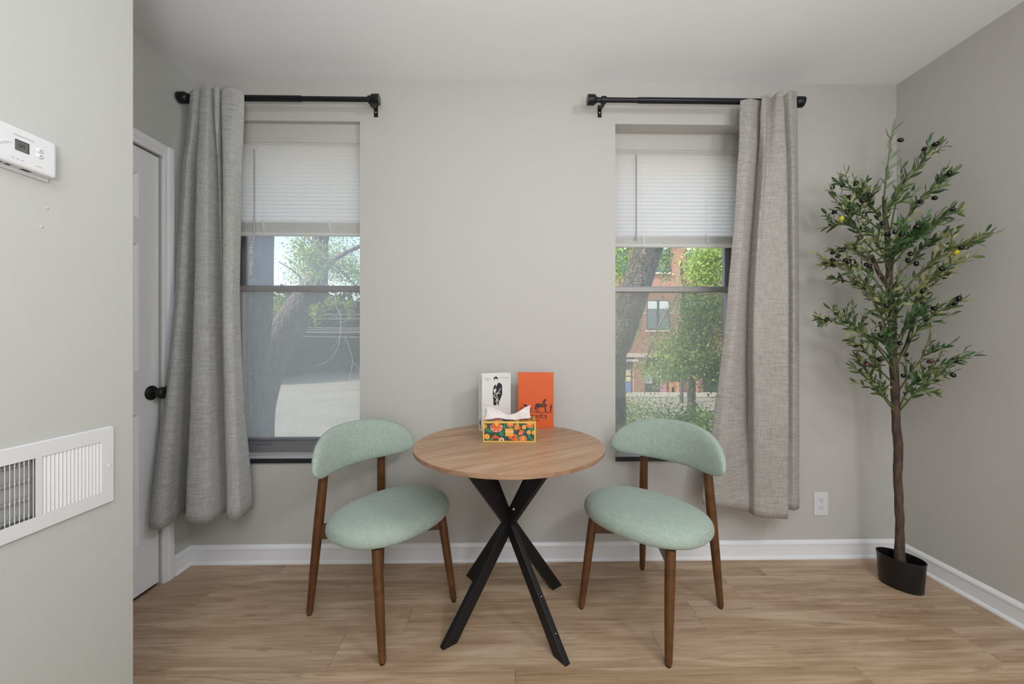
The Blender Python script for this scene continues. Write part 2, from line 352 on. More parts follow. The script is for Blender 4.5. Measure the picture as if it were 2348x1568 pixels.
# ------------------------------------------------------------------ windows
def window(n, x0, x1, scr, M_glass, M_up):
    o = struct(onwall(empty('window_%d' % n)))
    zb = wz(640, 1002, -.125) if n == 1 else wz(1500, 1002, -.125)
    zm1, zm0 = wz(700, 654, -.12), wz(700, 668, -.12)
    # outer frame
    mb = MB(); D0, D1 = .132, .24
    mb.box(x0, x0+(.018 if n == 1 else .006), D0, D1, ZS, ZT-.02); mb.box(x1-(.006 if n == 1 else .018), x1, D0, D1, ZS, ZT-.02); mb.box(x0, x1, D0, D1, ZS, ZS+.03); mb.box(x0, x1, D0, D1, ZT-.12, ZT-.02)
    mb.build('window_frame', M_dark, o, bevel=.002)
    # lower sash (inner), upper sash (outer)
    s = MB(); a, b_ = (x0+.02, x1-.008) if n == 1 else (x0+.008, x1-.02); wa, wb_ = (.034, .024) if n == 1 else (.024, .034)
    s.box(a, a+wa, .118, .148, zb-.006, zm0+.01); s.box(b_-wb_, b_, .118, .148, zb-.006, zm0+.01)
    s.build('lower_sash', M_lite, o, bevel=.002)
    r = MB().box(a, b_, .112, .150, ZS+.018, zb-.004).box(a, b_, .104, .114, zb-.012, zb).box(a+.12, a+.20, .098, .108, zb-.030, zb-.022).build('bottom_rail', M_dark, o, bevel=.002)
    MB().box(a, b_, .112, .150, zm0, zm1-.006).box(a, b_, .150, .170, zm1-.010, zm1+.003).build('meeting_rail', M_alu, o, bevel=.003)
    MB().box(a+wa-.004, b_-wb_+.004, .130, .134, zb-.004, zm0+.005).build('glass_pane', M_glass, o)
    s = MB(); s.box(a, a+wa-.004, .155, .180, zm1, ZT-.1); s.box(b_-wb_+.004, b_, .155, .180, zm1, ZT-.1); s.box(a+.012, a+.016, .150, .156, zm1, ZT-.1); s.build('upper_sash', M_dark, o, bevel=.002)
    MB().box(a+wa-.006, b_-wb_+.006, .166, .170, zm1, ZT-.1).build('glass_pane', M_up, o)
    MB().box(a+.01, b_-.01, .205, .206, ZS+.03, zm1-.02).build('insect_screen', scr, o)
    # sill
    t = struct(onwall(MB().box(x0+.001, x1-.001, -.006, .118, ZS-.004, ZS+.0175).build('trim_%d' % n, M_sill)))
    MB().box(x0-.002, x1+.002, -.014, -.006, ZS-.006, ZS+.0178).build('sill_edge', M_sill_edge, t, bevel=.002)
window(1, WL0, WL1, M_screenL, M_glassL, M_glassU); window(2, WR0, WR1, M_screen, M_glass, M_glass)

def blind(x0, x1, dep, top_px, stack_px, bot_px, wand_px, tapes, label):
    o = onwall(empty('window_blind')); tag(o, label, 'window blind', 'white venetian blinds in the two windows')
    zt_, zs_, zb_ = wz(*top_px, -dep), wz(*stack_px, -dep), wz(*bot_px, -dep)
    MB().box(x0, x1, dep-.012, dep+.016, zt_-.014, zt_).build('head_rail', M_blind, o, bevel=.0015)
    pitch = .0212; n = int((zt_-.014-zs_)/pitch)
    prof = [(-.0132, .0), (-.007, .0016), (0, .0022), (.007, .0016), (.0132, 0)]
    sm = None
    for k in range(n+1):
        z = zt_-.014-pitch*(k+.55)
        if sm is None:
            m2 = MB(); a = math.radians(58); v = []
            for x in (x0+.002, x1-.002):
                for u, h in prof:
                    v.append((x, dep-u*math.cos(a)+h*math.sin(a), u*math.sin(a)+h*math.cos(a)))
            m2.add(v, [(i, i+1, i+6, i+5) for i in range(4)]); sm = m2.mesh('slat', M_blind, smooth=60)
        so = bpy.data.objects.new('slat', sm); COL.objects.link(so); so.parent = o; so.location = (0, 0, z)
    # gathered slats and bottom rail
    k = 0; z = zs_-.004
    while z > zb_+.020:
        MB().box(x0+.002, x1-.002, dep-.013, dep+.013, z-.0026, z).build('slat', M_blind, o); z -= .0036; k += 1
    MB().box(x0+.001, x1-.001, dep-.013, dep+.013, zb_, zb_+.017).build('bottom_rail', M_blind, o, bevel=.003)
    xw = wx(wand_px[0], -dep+.03); MB().tube([(xw, dep-.03, wz(wand_px[0], wand_px[1], -dep+.03)), (xw, dep-.03, wz(wand_px[0], wand_px[2], -dep+.03))], .0036, 6).build('tilt_wand', M_wand, o, smooth=50)
    MB().tube([(xw, dep-.03, wz(wand_px[0], wand_px[1], -dep+.03)), (xw, dep-.006, zt_-.008)], .0018, 6).build('wand_hook', M_clear, o)
    for px in tapes:
        x = wx(px, -dep+.016)
        MB().tube([(x, dep-.0145, zt_-.012), (x, dep-.0145, zs_)], .0007, 5).build('ladder_cord', M_blind, o)
        m2 = MB(); zz = zs_+.003
        pts = [(x, dep-.016, zz), (x+.002, dep-.022, zz-.025), (x+.006, dep-.020, zz-.05), (x+.007, dep-.017, zz-.062)]
        for p, q in zip(pts[:-1], pts[1:]):
            m2.add([(p[0]-.005, p[1], p[2]), (p[0]+.005, p[1], p[2]), (q[0]+.005, q[1], q[2]), (q[0]-.005, q[1], q[2])], [(0,1,2,3)])
        m2.build('tape_clip', M_clear, o)
blind(WL0+.004, WL1-.004, .046, (700, 327), (700, 509), (700, 541), (583, 343, 543), (603, 755), 'half raised white slatted blind in the left window beside the door')
blind(WR0+.004, WR1-.004, .113, (1550, 344), (1550, 541), (1550, 567), (1459, 355, 552), (1473, 1620), 'half raised white slatted blind in the right window nearer the plant')

# ------------------------------------------------------------------ curtain rods and curtains
def rod(px0, px1, pxb, pyrod, label, thick_from):
    o = onwall(empty('curtain_rod')); tag(o, label, 'curtain rod', 'black curtain rods over the windows')
    d = .085; z = wz(*pyrod, d); a, b_ = wx(px0, d), wx(px1, d); y = -d
    capw = .046; sg = 1
    MB().tube([(a+capw, y, z), (b_-capw, y, z)], .0125, 16).build('rod', M_rod, o, smooth=50)
    t0, t1 = thick_from; MB().tube([(wx(t0, d), y, z), (wx(t1, d), y, z)], .0150, 16).build('outer_sleeve', M_rod, o, smooth=50)
    for e, s in ((a, 1), (b_, -1)):
        f = MB().lathe([(.024, 0), (.0265, .001), (.0265, .034), (.021, .041), (.0145, .046), (.0145, .050)], (e, y, z), (s, 0, 0), 28).build('finial', M_rod, o, smooth=40)
        MB().lathe([(.0235, -.0006), (.0235, .0005)], (e, y, z), (s, 0, 0), 28).build('end_cap', M_rodend, f)
    for xb in pxb:
        x = wx(xb, d)
        br = MB(); br.tube([(x-.012, y, z), (x+.012, y, z)], .0185, 16)
        br.prism([(-.008, -.010), (-.008, -.024), (.020, -.024), (.081, -.004), (.085, .010), (.078, .012), (.018, -.010)], (x-.006, y, z), (0, 1, 0), (0, 0, 1), (.012, 0, 0))
        br.box(x-.010, x+.010, -.004, -.0005, z-.042, z+.022)
        bo = br.build('bracket', M_black, o, smooth=35)
        MB().lathe([(.0034, 0), (.003, .0015), (.001, .002)], (x, -.004, z-.018), (0, -1, 0), 10).build('screw', M_plate, bo, smooth=50)
rod(411, 870, (430, 850), (700, 226.5), 'black curtain rod above the left window beside the door', (438, 690))
rod(1347, 1841, (1384, 1818), (1500, 230.5), 'black curtain rod above the right window nearer the plant', (1463, 1800))

def curtain(name, rows_, M, label, seed, top_bump):
    if seed == 3:                                     # deepen the pleats of the left curtain below the heading
        rows_ = [(z, [((e[0], e[1]-(.022 if k in (4, 5, 10, 11) else (.012 if k in (1, 2) else 0))*(z < 2.2))+tuple(e[2:])) for k, e in enumerate(c)]) for z, c in rows_]
    zs_ = [r[0] for r in rows_]; nc = len(rows_[0][1]); rr = random.Random(seed)
    NZ, NU = 64, (nc-1)*7+1; m2 = MB(); base = []
    for j in range(NZ):
        tz = j*(len(rows_)-1)/(NZ-1)
        i = min(int(tz), len(rows_)-2); u = tz-i; Z = zs_[i]*(1-u)+zs_[i+1]*u
        ctrl = []
        for c in range(nc):
            P = []
            for r in rows_:
                e = r[1][c]; P.append(((e[0]-CX)/F*e[1], e[1], e[2] if len(e) > 2 else 0))
            ctrl.append(cat_rom(P, tz))
        for k in range(NU):
            p = cat_rom(ctrl, k*(nc-1)/(NU-1)); lin = min(int(k*(nc-1)/(NU-1)), nc-2); uu = k*(nc-1)/(NU-1)-lin
            lo = [ctrl[lin][q]*(1-uu)+ctrl[lin+1][q]*uu for q in range(3)]
            x, y = .6*p[0]+.4*lo[0], .6*p[1]+.4*lo[1]
            nzv = noise.noise(Vector((x*9+seed, Z*3.1, k*.05)))*.004+noise.noise(Vector((x*25, Z*9+seed, 3)))*.0015
            if Z < zs_[-1]+.050: y -= .0016           # turned-up hem
            m2.v.append((x, y+nzv, Z+lo[2]))
    for j in range(NZ-1):
        for k in range(NU-1): m2.face((j*NU+k, j*NU+k+1, (j+1)*NU+k+1, (j+1)*NU+k))
    o = m2.build(name, M, smooth=80); s = o.modifiers.new('thick', 'SOLIDIFY'); s.thickness = .0022; s.offset = 0
    tag(o, label, 'curtain'); return o
curtain('curtain', [
 (2.415, [(436,1.965),(445,1.95),(457,1.955,.005),(466,1.968,.015),(463,1.935,.02),(478,1.93,.0),(493,1.965,.012),(491,1.935,.015),(503,1.94,0),(511,1.965,0),(508,1.93,0),(535,1.932,.0),(560,1.955,-.012)]),
 (2.33,  [(433,1.962),(442,1.945),(454,1.952),(463,1.966),(459,1.93),(476,1.925),(494,1.962),(492,1.93),(502,1.935),(511,1.965),(508,1.925),(533,1.93),(560,1.952)]),
 (2.05,  [(419,1.955),(428,1.93),(440,1.945),(456,1.965),(453,1.915),(475,1.91),(502,1.957),(500,1.93),(506,1.94),(513,1.965),(511,1.91),(532,1.915),(556,1.945)]),
 (1.35,  [(400,1.91),(407,1.88),(420,1.89),(449,1.955),(446,1.88),(475,1.885),(509,1.95),(510,1.945),(512,1.95),(515,1.955),(512,1.88),(532,1.885),(550,1.93)]),
 (.90,   [(377,1.87),(385,1.845),(402,1.86),(440,1.95),(438,1.865),(475,1.87),(513,1.945),(514,1.94),(516,1.945),(518,1.95),(515,1.88),(536,1.885),(560,1.945)]),
 (.318,  [(342,1.80),(351,1.78),(380,1.80),(428,1.94),(427,1.85),(475,1.86),(521,1.95),(521,1.945),(522,1.945),(524,1.95),(522,1.89),(549,1.90),(580,1.99)]),
], M_linenL, 'grey linen curtain hanging beside the white door at the left window', 3, 0)
curtain('curtain', [
 (2.415, [(1698,2.0,-.022),(1722,1.985,-.022),(1744,2.01,-.02),(1748,1.975,-.018),(1758,1.98,-.012),(1766,2.01,-.01),(1782,1.975,0),(1795,1.97,.01),(1793,2.01,0),(1812,1.98,.012),(1826,2.0,.02)]),
 (2.33,  [(1696,1.998),(1718,1.98),(1742,2.01),(1745,1.975),(1756,1.97),(1763,2.0),(1780,1.97),(1798,1.965),(1796,2.01),(1813,1.98),(1827,2.0)]),
 (2.05,  [(1690,1.99),(1712,1.97),(1736,2.01),(1738,1.985),(1750,1.945),(1758,1.965),(1775,1.95),(1803,1.94),(1801,2.0),(1818,1.97),(1829,2.0)]),
 (1.35,  [(1667,1.98),(1690,1.955),(1714,2.01),(1717,1.99),(1730,1.935),(1745,1.93),(1775,1.93),(1807,1.915),(1804,2.0),(1820,1.97),(1831,2.0)]),
 (.80,   [(1638,1.97),(1665,1.94),(1712,2.0),(1715,1.985),(1728,1.93),(1745,1.915),(1775,1.92),(1807,1.905),(1804,1.99),(1820,1.965),(1832,1.99)]),
 (.318,  [(1609,1.95,.042),(1650,1.93,.03),(1700,1.97,.0),(1716,1.97,-.01),(1730,1.935,-.012),(1748,1.92,-.016),(1778,1.92,-.018),(1806,1.91,-.016),(1804,1.98,0),(1821,1.965,0),(1832,1.98,.004)]),
], M_linenR, 'warm grey linen curtain swept to the right of the right window', 11, 0)

# ------------------------------------------------------------------ chairs
def make_chair(loc, rz, label):
    o = empty('dining_chair', loc, rz); tag(o, label, 'chair', 'sage green chairs at the round table')
    # seat cushion: rounded wide oval
    rings = [(0, .484), (.35, .483), (.62, .479), (.80, .471), (.92, .458), (.985, .440), (1.0, .423), (.985, .409), (.93, .399), (.80, .394), (.4, .393)]
    n = 40; m2 = MB(); m2.v.append((0, 0, rings[0][1]))
    for r, z in rings[1:]:
        for k in range(n):
            q = 2*math.pi*k/n; c, s_ = math.cos(q), math.sin(q); e = 2.25
            rr = (abs(c)**e+abs(s_)**e)**(-1/e); x = c*rr*.210*r+.058; y = s_*rr*.270*r
            m2.v.append((x, y, z+(.008*(y/.26)**2 if z > .43 else 0)))
    for k in range(n): m2.face((0, 1+k, 1+(k+1) % n))
    for j in range(len(rings)-2):
        for k in range(n): m2.face((1+j*n+k, 1+(j+1)*n+k, 1+(j+1)*n+(k+1) % n, 1+j*n+(k+1) % n))
    m2.face([1+(len(rings)-2)*n+k for k in range(n)])
    m2.build('seat', M_green, o, smooth=80, sub=1)
    # backrest pad: curved in plan, arched top, rounded ends
    m2 = MB(); NS, NK = 37, 18; W = .268
    for i in range(NS):
        a = -1+2*i/(NS-1); s_ = math.sin(a*math.pi/2)*.999
        top = .655+.142*(1-abs(s_)**2.7)**.50; bot = .655-.050*(1-abs(s_)**7)**.5
        cz, hz = (top+bot)/2, max((top-bot)/2, .002)
        th = .024*(1-abs(s_)**4)**.5+.003
        y = W*s_; x = -.183+.105*abs(s_)**2.1
        ang = math.atan2(.105*2.1*abs(s_)**1.1*(1 if s_ > 0 else -1), W)
        nx, ny = math.cos(ang), -math.sin(ang)
        for k in range(NK):
            q = 2*math.pi*k/NK; c, sn = math.cos(q), math.sin(q)
            u = th*(abs(c)**.75)*(1 if c > 0 else -1); v = hz*(abs(sn)**.85)*(1 if sn > 0 else -1)
            z = cz+v; m2.v.append((x+nx*u-(z-.66)*.18, y+ny*u, z))
    for i in range(NS-1):
        for k in range(NK): m2.face((i*NK+k, i*NK+(k+1) % NK, (i+1)*NK+(k+1) % NK, (i+1)*NK+k))
    m2.face([k for k in range(NK-1, -1, -1)]); m2.face([(NS-1)*NK+k for k in range(NK)])
    m2.build('backrest', M_green, o, smooth=80, sub=1)
    legs = {}
    for s_ in (1, -1):
        f0, f1 = Vector((.234, .20*s_, .006)), Vector((.178, .178*s_, .392))
        lg = MB().tube([f0, f0.lerp(f1, .03), f0.lerp(f1, .4), f0.lerp(f1, .8), f1], [.0115, .0135, .017, .0195, .0195], 16).build('leg', M_walnut, o, smooth=50)
        MB().lathe([(.009, 0), (.010, .003), (.009, .008)], (.234, .20*s_, 0), (0,0,1), 12).build('glide', M_black, lg, smooth=50)
        r0, r1 = Vector((-.234, .190*s_, .006)), Vector((-.186, .150*s_, .655))
        lg = MB().tube([r0, r0.lerp(r1, .02), r0.lerp(r1, .3), r0.lerp(r1, .6), r1], [.0115, .0135, .0175, .0205, .0185], 16).build('leg', M_walnut, o, smooth=50)
        MB().lathe([(.009, 0), (.010, .003), (.009, .008)], (-.234, .190*s_, 0), (0,0,1), 12).build('glide', M_black, lg, smooth=50)
        legs[s_] = (f0.lerp(f1, .93), r0.lerp(r1, .565))
    for s_ in (1, -1):                                # crossed rails under the seat
        a, b_ = legs[s_][1], legs[-s_][0]; a = Vector((a.x, a.y, .352)); b_ = Vector((b_.x, b_.y, .352)); d = (b_-a)
        nrm = Vector((-d.y, d.x, 0)).normalized()*.011
        MB().obox((a+b_)/2, d/2, nrm, (0, 0, .030)).build('cross_rail', M_walnut, o, bevel=.002)
    return o
make_chair((-.553, 1.712, 0), math.radians(-31.7), 'sage green chair on the left of the table, near the door')
make_chair((.622, 1.712, 0), math.radians(219.9), 'sage green chair on the right of the table, near the plant')

# ------------------------------------------------------------------ round table
tb = empty('round_table', (-.002, 1.682, 0)); tag(tb, 'small round table with oak top on crossed black metal legs', 'table')
TT = .730; RT = .400
MB().lathe([(RT-.0012, -.0010), (RT+.0004, -.0005), (RT+.0004, .0006)], (0, 0, TT-.0012), (0,0,1), 96).build('edge_trim', mat('glossy tabletop rim', '#A08468', .2), tb, smooth=40)
MB().lathe([(RT-.001, TT-.0165), (RT, TT-.0155), (RT, TT-.0012)], (0,0,0), (0,0,1), 96).build('tabletop_edge', M_tedge, tb, smooth=40)
MB().lathe([(RT-.0016, TT-.004), (RT-.0016, TT)], (0,0,0), (0,0,1), 96).build('tabletop', M_table, tb, smooth=40)
hub = Vector((0, 0, .392))
feet = [(-.232, -.175), (.194, -.246), (-.186, .255), (.222, .182)]
for i, (fx, fy) in enumerate(feet):
    f = Vector((fx, fy, 0)); t = hub+(hub-f)*((TT-.0165-.392)/.392)
    hd = Vector((fx, fy, 0)).normalized(); sd = Vector((-hd.y, hd.x, 0))*.0125
    off = sd*0
    a = .031 if i < 2 else .031
    v = []
    for c in (f, t): v += [c+hd*a+sd, c-hd*a+sd, c-hd*a-sd, c+hd*a-sd]
    lg = MB().add(v, [(0,1,2,3), (4,7,6,5), (0,4,5,1), (1,5,6,2), (2,6,7,3), (3,7,4,0)]).build('leg', M_black, tb, bevel=.0015)
    if i == 1:
        for q in (.20, .45):
            c = f.lerp(hub, q)+hd*(a+.0002); MB().lathe([(.0022, 0), (.001, .0008)], c, (hd.x, hd.y, .6), 10).build('screw', M_plate, lg)
c = at(1178, 1167, 1.632)-Vector((-.002, 1.682, 0)); MB().lathe([(.0045, 0), (.0045, .0015), (.002, .002)], c, (0, -1, 0), 14).build('screw', M_plate, tb)

# ------------------------------------------------------------------ flat print helpers
def clip(poly, x0, x1, y0, y1):
    def cut(p, f, inter):
        out = []
        for i in range(len(p)):
            a, b_ = p[i-1], p[i]
            if f(b_):
                if not f(a): out.append(inter(a, b_))
                out.append(b_)
            elif f(a): out.append(inter(a, b_))
        return out
    def ix(c): return lambda a, b_: (c, a[1]+(b_[1]-a[1])*(c-a[0])/(b_[0]-a[0]))
    def iy(c): return lambda a, b_: (a[0]+(b_[0]-a[0])*(c-a[1])/(b_[1]-a[1]), c)
    for f, g in ((lambda p: p[0] >= x0, ix(x0)), (lambda p: p[0] <= x1, ix(x1)), (lambda p: p[1] >= y0, iy(y0)), (lambda p: p[1] <= y1, iy(y1))):
        if len(poly) < 3: return []
        poly = cut(poly, f, g)
    return poly
class Print:                                         # ink laid on a face; each layer a hair above the last
    def __init__(s, tf, eps=.00010): s.mb = MB(); s.tf = tf; s.k = 1; s.eps = eps; s.box = None
    def poly(s, pts, m=0):
        if s.box: pts = clip(pts, *s.box)
        if len(pts) >= 3: s.mb.poly([s.tf(p[0], p[1], s.k*s.eps) for p in pts], m)
        s.k += .12
    def disc(s, cx, cy, rx, m, ry=None, n=18, a0=0, scal=0):
        ry = ry or rx; s.poly([(cx+(math.cos(a0)*rx*math.cos(q)-math.sin(a0)*ry*math.sin(q))*(1+scal*math.cos(7*q)), cy+(math.sin(a0)*rx*math.cos(q)+math.cos(a0)*ry*math.sin(q))*(1+scal*math.cos(7*q))) for q in [2*math.pi*k/n for k in range(n)]], m)
    def line(s, pts, wd, m=0):
        for a, b_ in zip(pts[:-1], pts[1:]):
            dx, dy = b_[0]-a[0], b_[1]-a[1]; l = math.hypot(dx, dy) or 1; nx, ny = -dy/l*wd/2, dx/l*wd/2; ex, ey = dx/l*wd*.3, dy/l*wd*.3
            s.poly([(a[0]-ex+nx, a[1]-ey+ny), (a[0]-ex-nx, a[1]-ey-ny), (b_[0]+ex-nx, b_[1]+ey-ny), (b_[0]+ex+nx, b_[1]+ey+ny)], m)
SER = {                                               # slab-serif capitals on a unit box, strokes
 'H': [[(0,0),(0,1)], [(.8,0),(.8,1)], [(0,.5),(.8,.5)], [(-.15,0),(.15,0)], [(-.15,1),(.15,1)], [(.65,0),(.95,0)], [(.65,1),(.95,1)]],
 'E': [[(0,0),(0,1)], [(-.12,0),(.7,0)], [(-.12,1),(.7,1)], [(0,.5),(.45,.5)], [(.7,0),(.7,.2)], [(.7,1),(.7,.8)]],
 'R': [[(0,0),(0,1)], [(-.12,0),(.15,0)], [(-.12,1),(.5,1),(.68,.87),(.68,.65),(.5,.5),(0,.5)], [(.4,.5),(.75,0),(.9,0)]],
 'M': [[(0,0),(0,1)], [(1,0),(1,1)], [(0,1),(.5,.25),(1,1)], [(-.15,0),(.15,0)], [(.85,0),(1.15,0)], [(-.15,1),(.05,1)], [(.95,1),(1.15,1)]],
 'S': [[(.68,.8),(.66,1)], [(.68,.8),(.5,1),(.2,1),(.02,.82),(.1,.6),(.6,.42),(.7,.2),(.5,0),(.2,0),(.02,.2)], [(.02,.2),(.02,0)]],
 'P': [[(0,0),(0,1)], [(-.12,0),(.15,0)], [(-.12,1),(.5,1),(.68,.87),(.68,.65),(.5,.48),(0,.48)]],
 'A': [[(0,0),(.4,1),(.8,0)], [(.15,.35),(.65,.35)], [(-.12,0),(.12,0)], [(.68,0),(.92,0)]],
 'I': [[(.15,0),(.15,1)], [(0,0),(.3,0)], [(0,1),(.3,1)]],
 'Y': [[(0,1),(.4,.5),(.8,1)], [(.4,.5),(.4,0)]], 'V': [[(0,1),(.4,0),(.8,1)]], 'N': [[(0,0),(0,1),(.7,0),(.7,1)]],
 'T': [[(0,1),(.8,1)], [(.4,1),(.4,0)]], 'L': [[(0,1),(0,0),(.6,0)]], 'U': [[(0,1),(0,.2),(.2,0),(.5,0),(.7,.2),(.7,1)]]}
def font_text(name, body, size, M, parent, mtx, align='CENTER', shear=0, ext=0.0):
    cu = bpy.data.curves.new('txt', 'FONT'); cu.body = body; cu.size = size; cu.align_x = align; cu.align_y = 'CENTER'; cu.shear = shear; cu.extrude = ext; cu.resolution_u = 3
    t = bpy.data.objects.new('txt', cu); COL.objects.link(t); bpy.context.view_layer.update()
    me = bpy.data.meshes.new_from_object(t.evaluated_get(bpy.context.evaluated_depsgraph_get())); bpy.data.objects.remove(t)
    me.materials.clear(); me.materials.append(M); o = bpy.data.objects.new(name, me); COL.objects.link(o); o.parent = parent; o.matrix_local = mtx
    return o

# ------------------------------------------------------------------ books
def book(name, loc, rz, W, Hh, T_, M_cov, M_pg, label):
    """stands upright, front cover towards -y, spine at x=0"""
    o = empty(name, loc, rz); tag(o, label, 'book')
    MB().box(0, W, 0, .0035, 0, Hh).box(0, W, T_-.0035, T_, 0, Hh).box(0, .0035, .0035, T_-.0035, 0, Hh).build('cover', M_cov, o, bevel=.0008)
    MB().box(.0035, W-.004, .0035, T_-.0035, .003, Hh-.003).build('page_block', M_pg, o)
    return o
M_white = mat('white book cover', '#DCDCD8', .4); M_page = mat('book pages', '#D8D2C4', .8)
M_ink = mat('black printed ink', '#26262A', .45); M_inkg = mat('grey printed ink', '#90908E', .5)
M_orange = mat('orange book cover', '#D2581F', .5); M_inkb = mat('dark brown ink', '#3A2418', .5)
wbk = book('book', (-.1315, 1.893, TT), math.radians(33), .165, .276, .036, M_white, M_page, 'white hardcover with a suited figure, standing left on the table')
sx, sz = .165/750, .276/1372
def tfw(x, y, e): return ((x-175)*sx, -e, .276-(y-80)*sz)
P = Print(tfw)
P.poly([(600,305),(640,325),(680,350),(692,420),(692,600),(660,680),(640,730),(618,790),(612,868),(462,850),(458,650),(447,590),(447,540),(465,400),(485,375),(520,345),(545,390),(575,330)], 0)
P.disc(523, 208, 56, 0, 54); P.disc(525, 232, 38, 1, 28); P.poly([(505,262),(550,262),(572,330),(545,392),(520,345)], 1)
P.line([(532,365),(528,440)], 14, 2)
P.poly([(470,470),(500,450),(525,455),(545,490),(520,510),(515,555),(480,548),(470,510)], 1)
P.line([(650,455),(590,545),(555,590),(535,640)], 17, 1); P.line([(545,560),(600,560),(632,575),(628,592)], 13, 1)
P.line([(548,572),(500,580),(478,612),(490,650),(525,672),(545,700),(535,760),(512,765)], 14, 1); P.line([(572,655),(560,760),(545,862)], 17, 1)
P.line([(560,730),(600,735),(618,780),(595,840),(560,860)], 12, 1)
for (a, b_, y) in ((215,355,180), (250,405,212), (260,370,236), (610,865,188), (760,865,210), (245,320,925), (245,310,945), (250,320,965), (245,310,985)): P.line([(a, y), (b_, y)], 7, 2)
P.mb.build('cover_print', [M_ink, M_white, M_inkg], wbk)
# spine lettering, read downwards
P = Print(lambda x, y, e: (-e, .036-x, y))
z = .252
for ch in 'YVES SAINT LAURENT':
    if ch != ' ':
        for st in SER[ch]: P.line([(.014+q[1]*.010, z-q[0]*.0075) for q in st], .0011, 1)
    z -= .0098 if ch != ' ' else .007
P.line([(.020, .058), (.018, .046)], .004, 0); P.disc(.018, .040, .006, 0, .011); P.line([(.021, .032), (.016, .020), (.019, .012)], .005, 0)
P.mb.build('spine_print', [M_ink, M_inkg], wbk)['kind'] = 'stuff'
obk = book('book', (.0440, 1.968, TT), math.radians(-1.5), .1775, .2775, .030, M_orange, M_page, 'orange hardcover with a horse and carriage, standing right on the table')
k_ = .1775/700
def tfo(x, y, e): return ((x-855)*k_, -e, (1140-y)*k_)
P = Print(tfo)
P.line([(885, 818), (1520, 836)], 12)
P.poly([(1195,690),(1215,655),(1260,650),(1300,660),(1335,655),(1348,600),(1365,572),(1380,562),(1400,567),(1420,585),(1408,600),(1385,605),(1388,640),(1412,665),(1415,700),(1395,732),(1340,725),(1300,732),(1245,732),(1210,735)])
for lg in ([(1385,715),(1400,770),(1408,812),(1425,816)], [(1400,700),(1380,760),(1392,815)], [(1215,715),(1205,755),(1225,785),(1218,815)], [(1235,720),(1238,760),(1255,785),(1258,815)], [(1200,700),(1188,740),(1192,790)]): P.line(lg, 15)
P.line([(1205,665),(1190,700),(1188,735)], 10)
P.poly([(940,678),(985,672),(1025,676),(1055,712),(1105,740),(1090,756),(1020,728),(975,712)])
P.line([(1060,740),(1110,755),(1145,715),(1178,655)], 5); P.line([(1095,765),(1200,742),(1300,735)], 5); P.line([(905,645),(945,660)], 5)
for (cx, cy, r) in ((932,770,44), (1085,778,36)):
    ring_ = [(cx+r*math.cos(q*math.pi/8), cy+r*math.sin(q*math.pi/8)) for q in range(17)]; P.line(ring_, 6)
    for q in range(4): P.line([(cx-r*math.cos(q*math.pi/4), cy-r*math.sin(q*math.pi/4)), (cx+r*math.cos(q*math.pi/4), cy+r*math.sin(q*math.pi/4))], 4)
P.disc(1508, 672, 11, 0, 14); P.poly([(1488,705),(1500,686),(1514,686),(1524,720),(1512,748),(1508,818),(1496,818),(1494,770),(1488,818),(1476,818),(1484,760),(1480,730)])
P.line([(1420,690),(1480,692)], 3)
P.line([(1335,665),(1385,700)], 5, 1); P.line([(1385,640),(1330,700)], 5, 1); P.line([(1300,660),(1290,730)], 5, 1)
x = 985
for ch, ad in (('H', 77), ('E', 72), ('R', 78), ('M', 92), ('E', 74), ('S', 60)):
    for st in SER[ch]: P.line([(x+q[0]*58, 935-q[1]*54) for q in st], 10)
    if ch == 'E' and ad == 74: P.line([(x+8, 858), (x+28, 870)], 8)
    x += ad
x = 1128
for ch, ad in (('P', 34), ('A', 36), ('R', 36), ('I', 22), ('S', 30)):
    for st in SER[ch]: P.line([(x+q[0]*24, 998-q[1]*30) for q in st], 5)
    x += ad
P.mb.build('cover_print', [M_inkb, M_orange], obk)

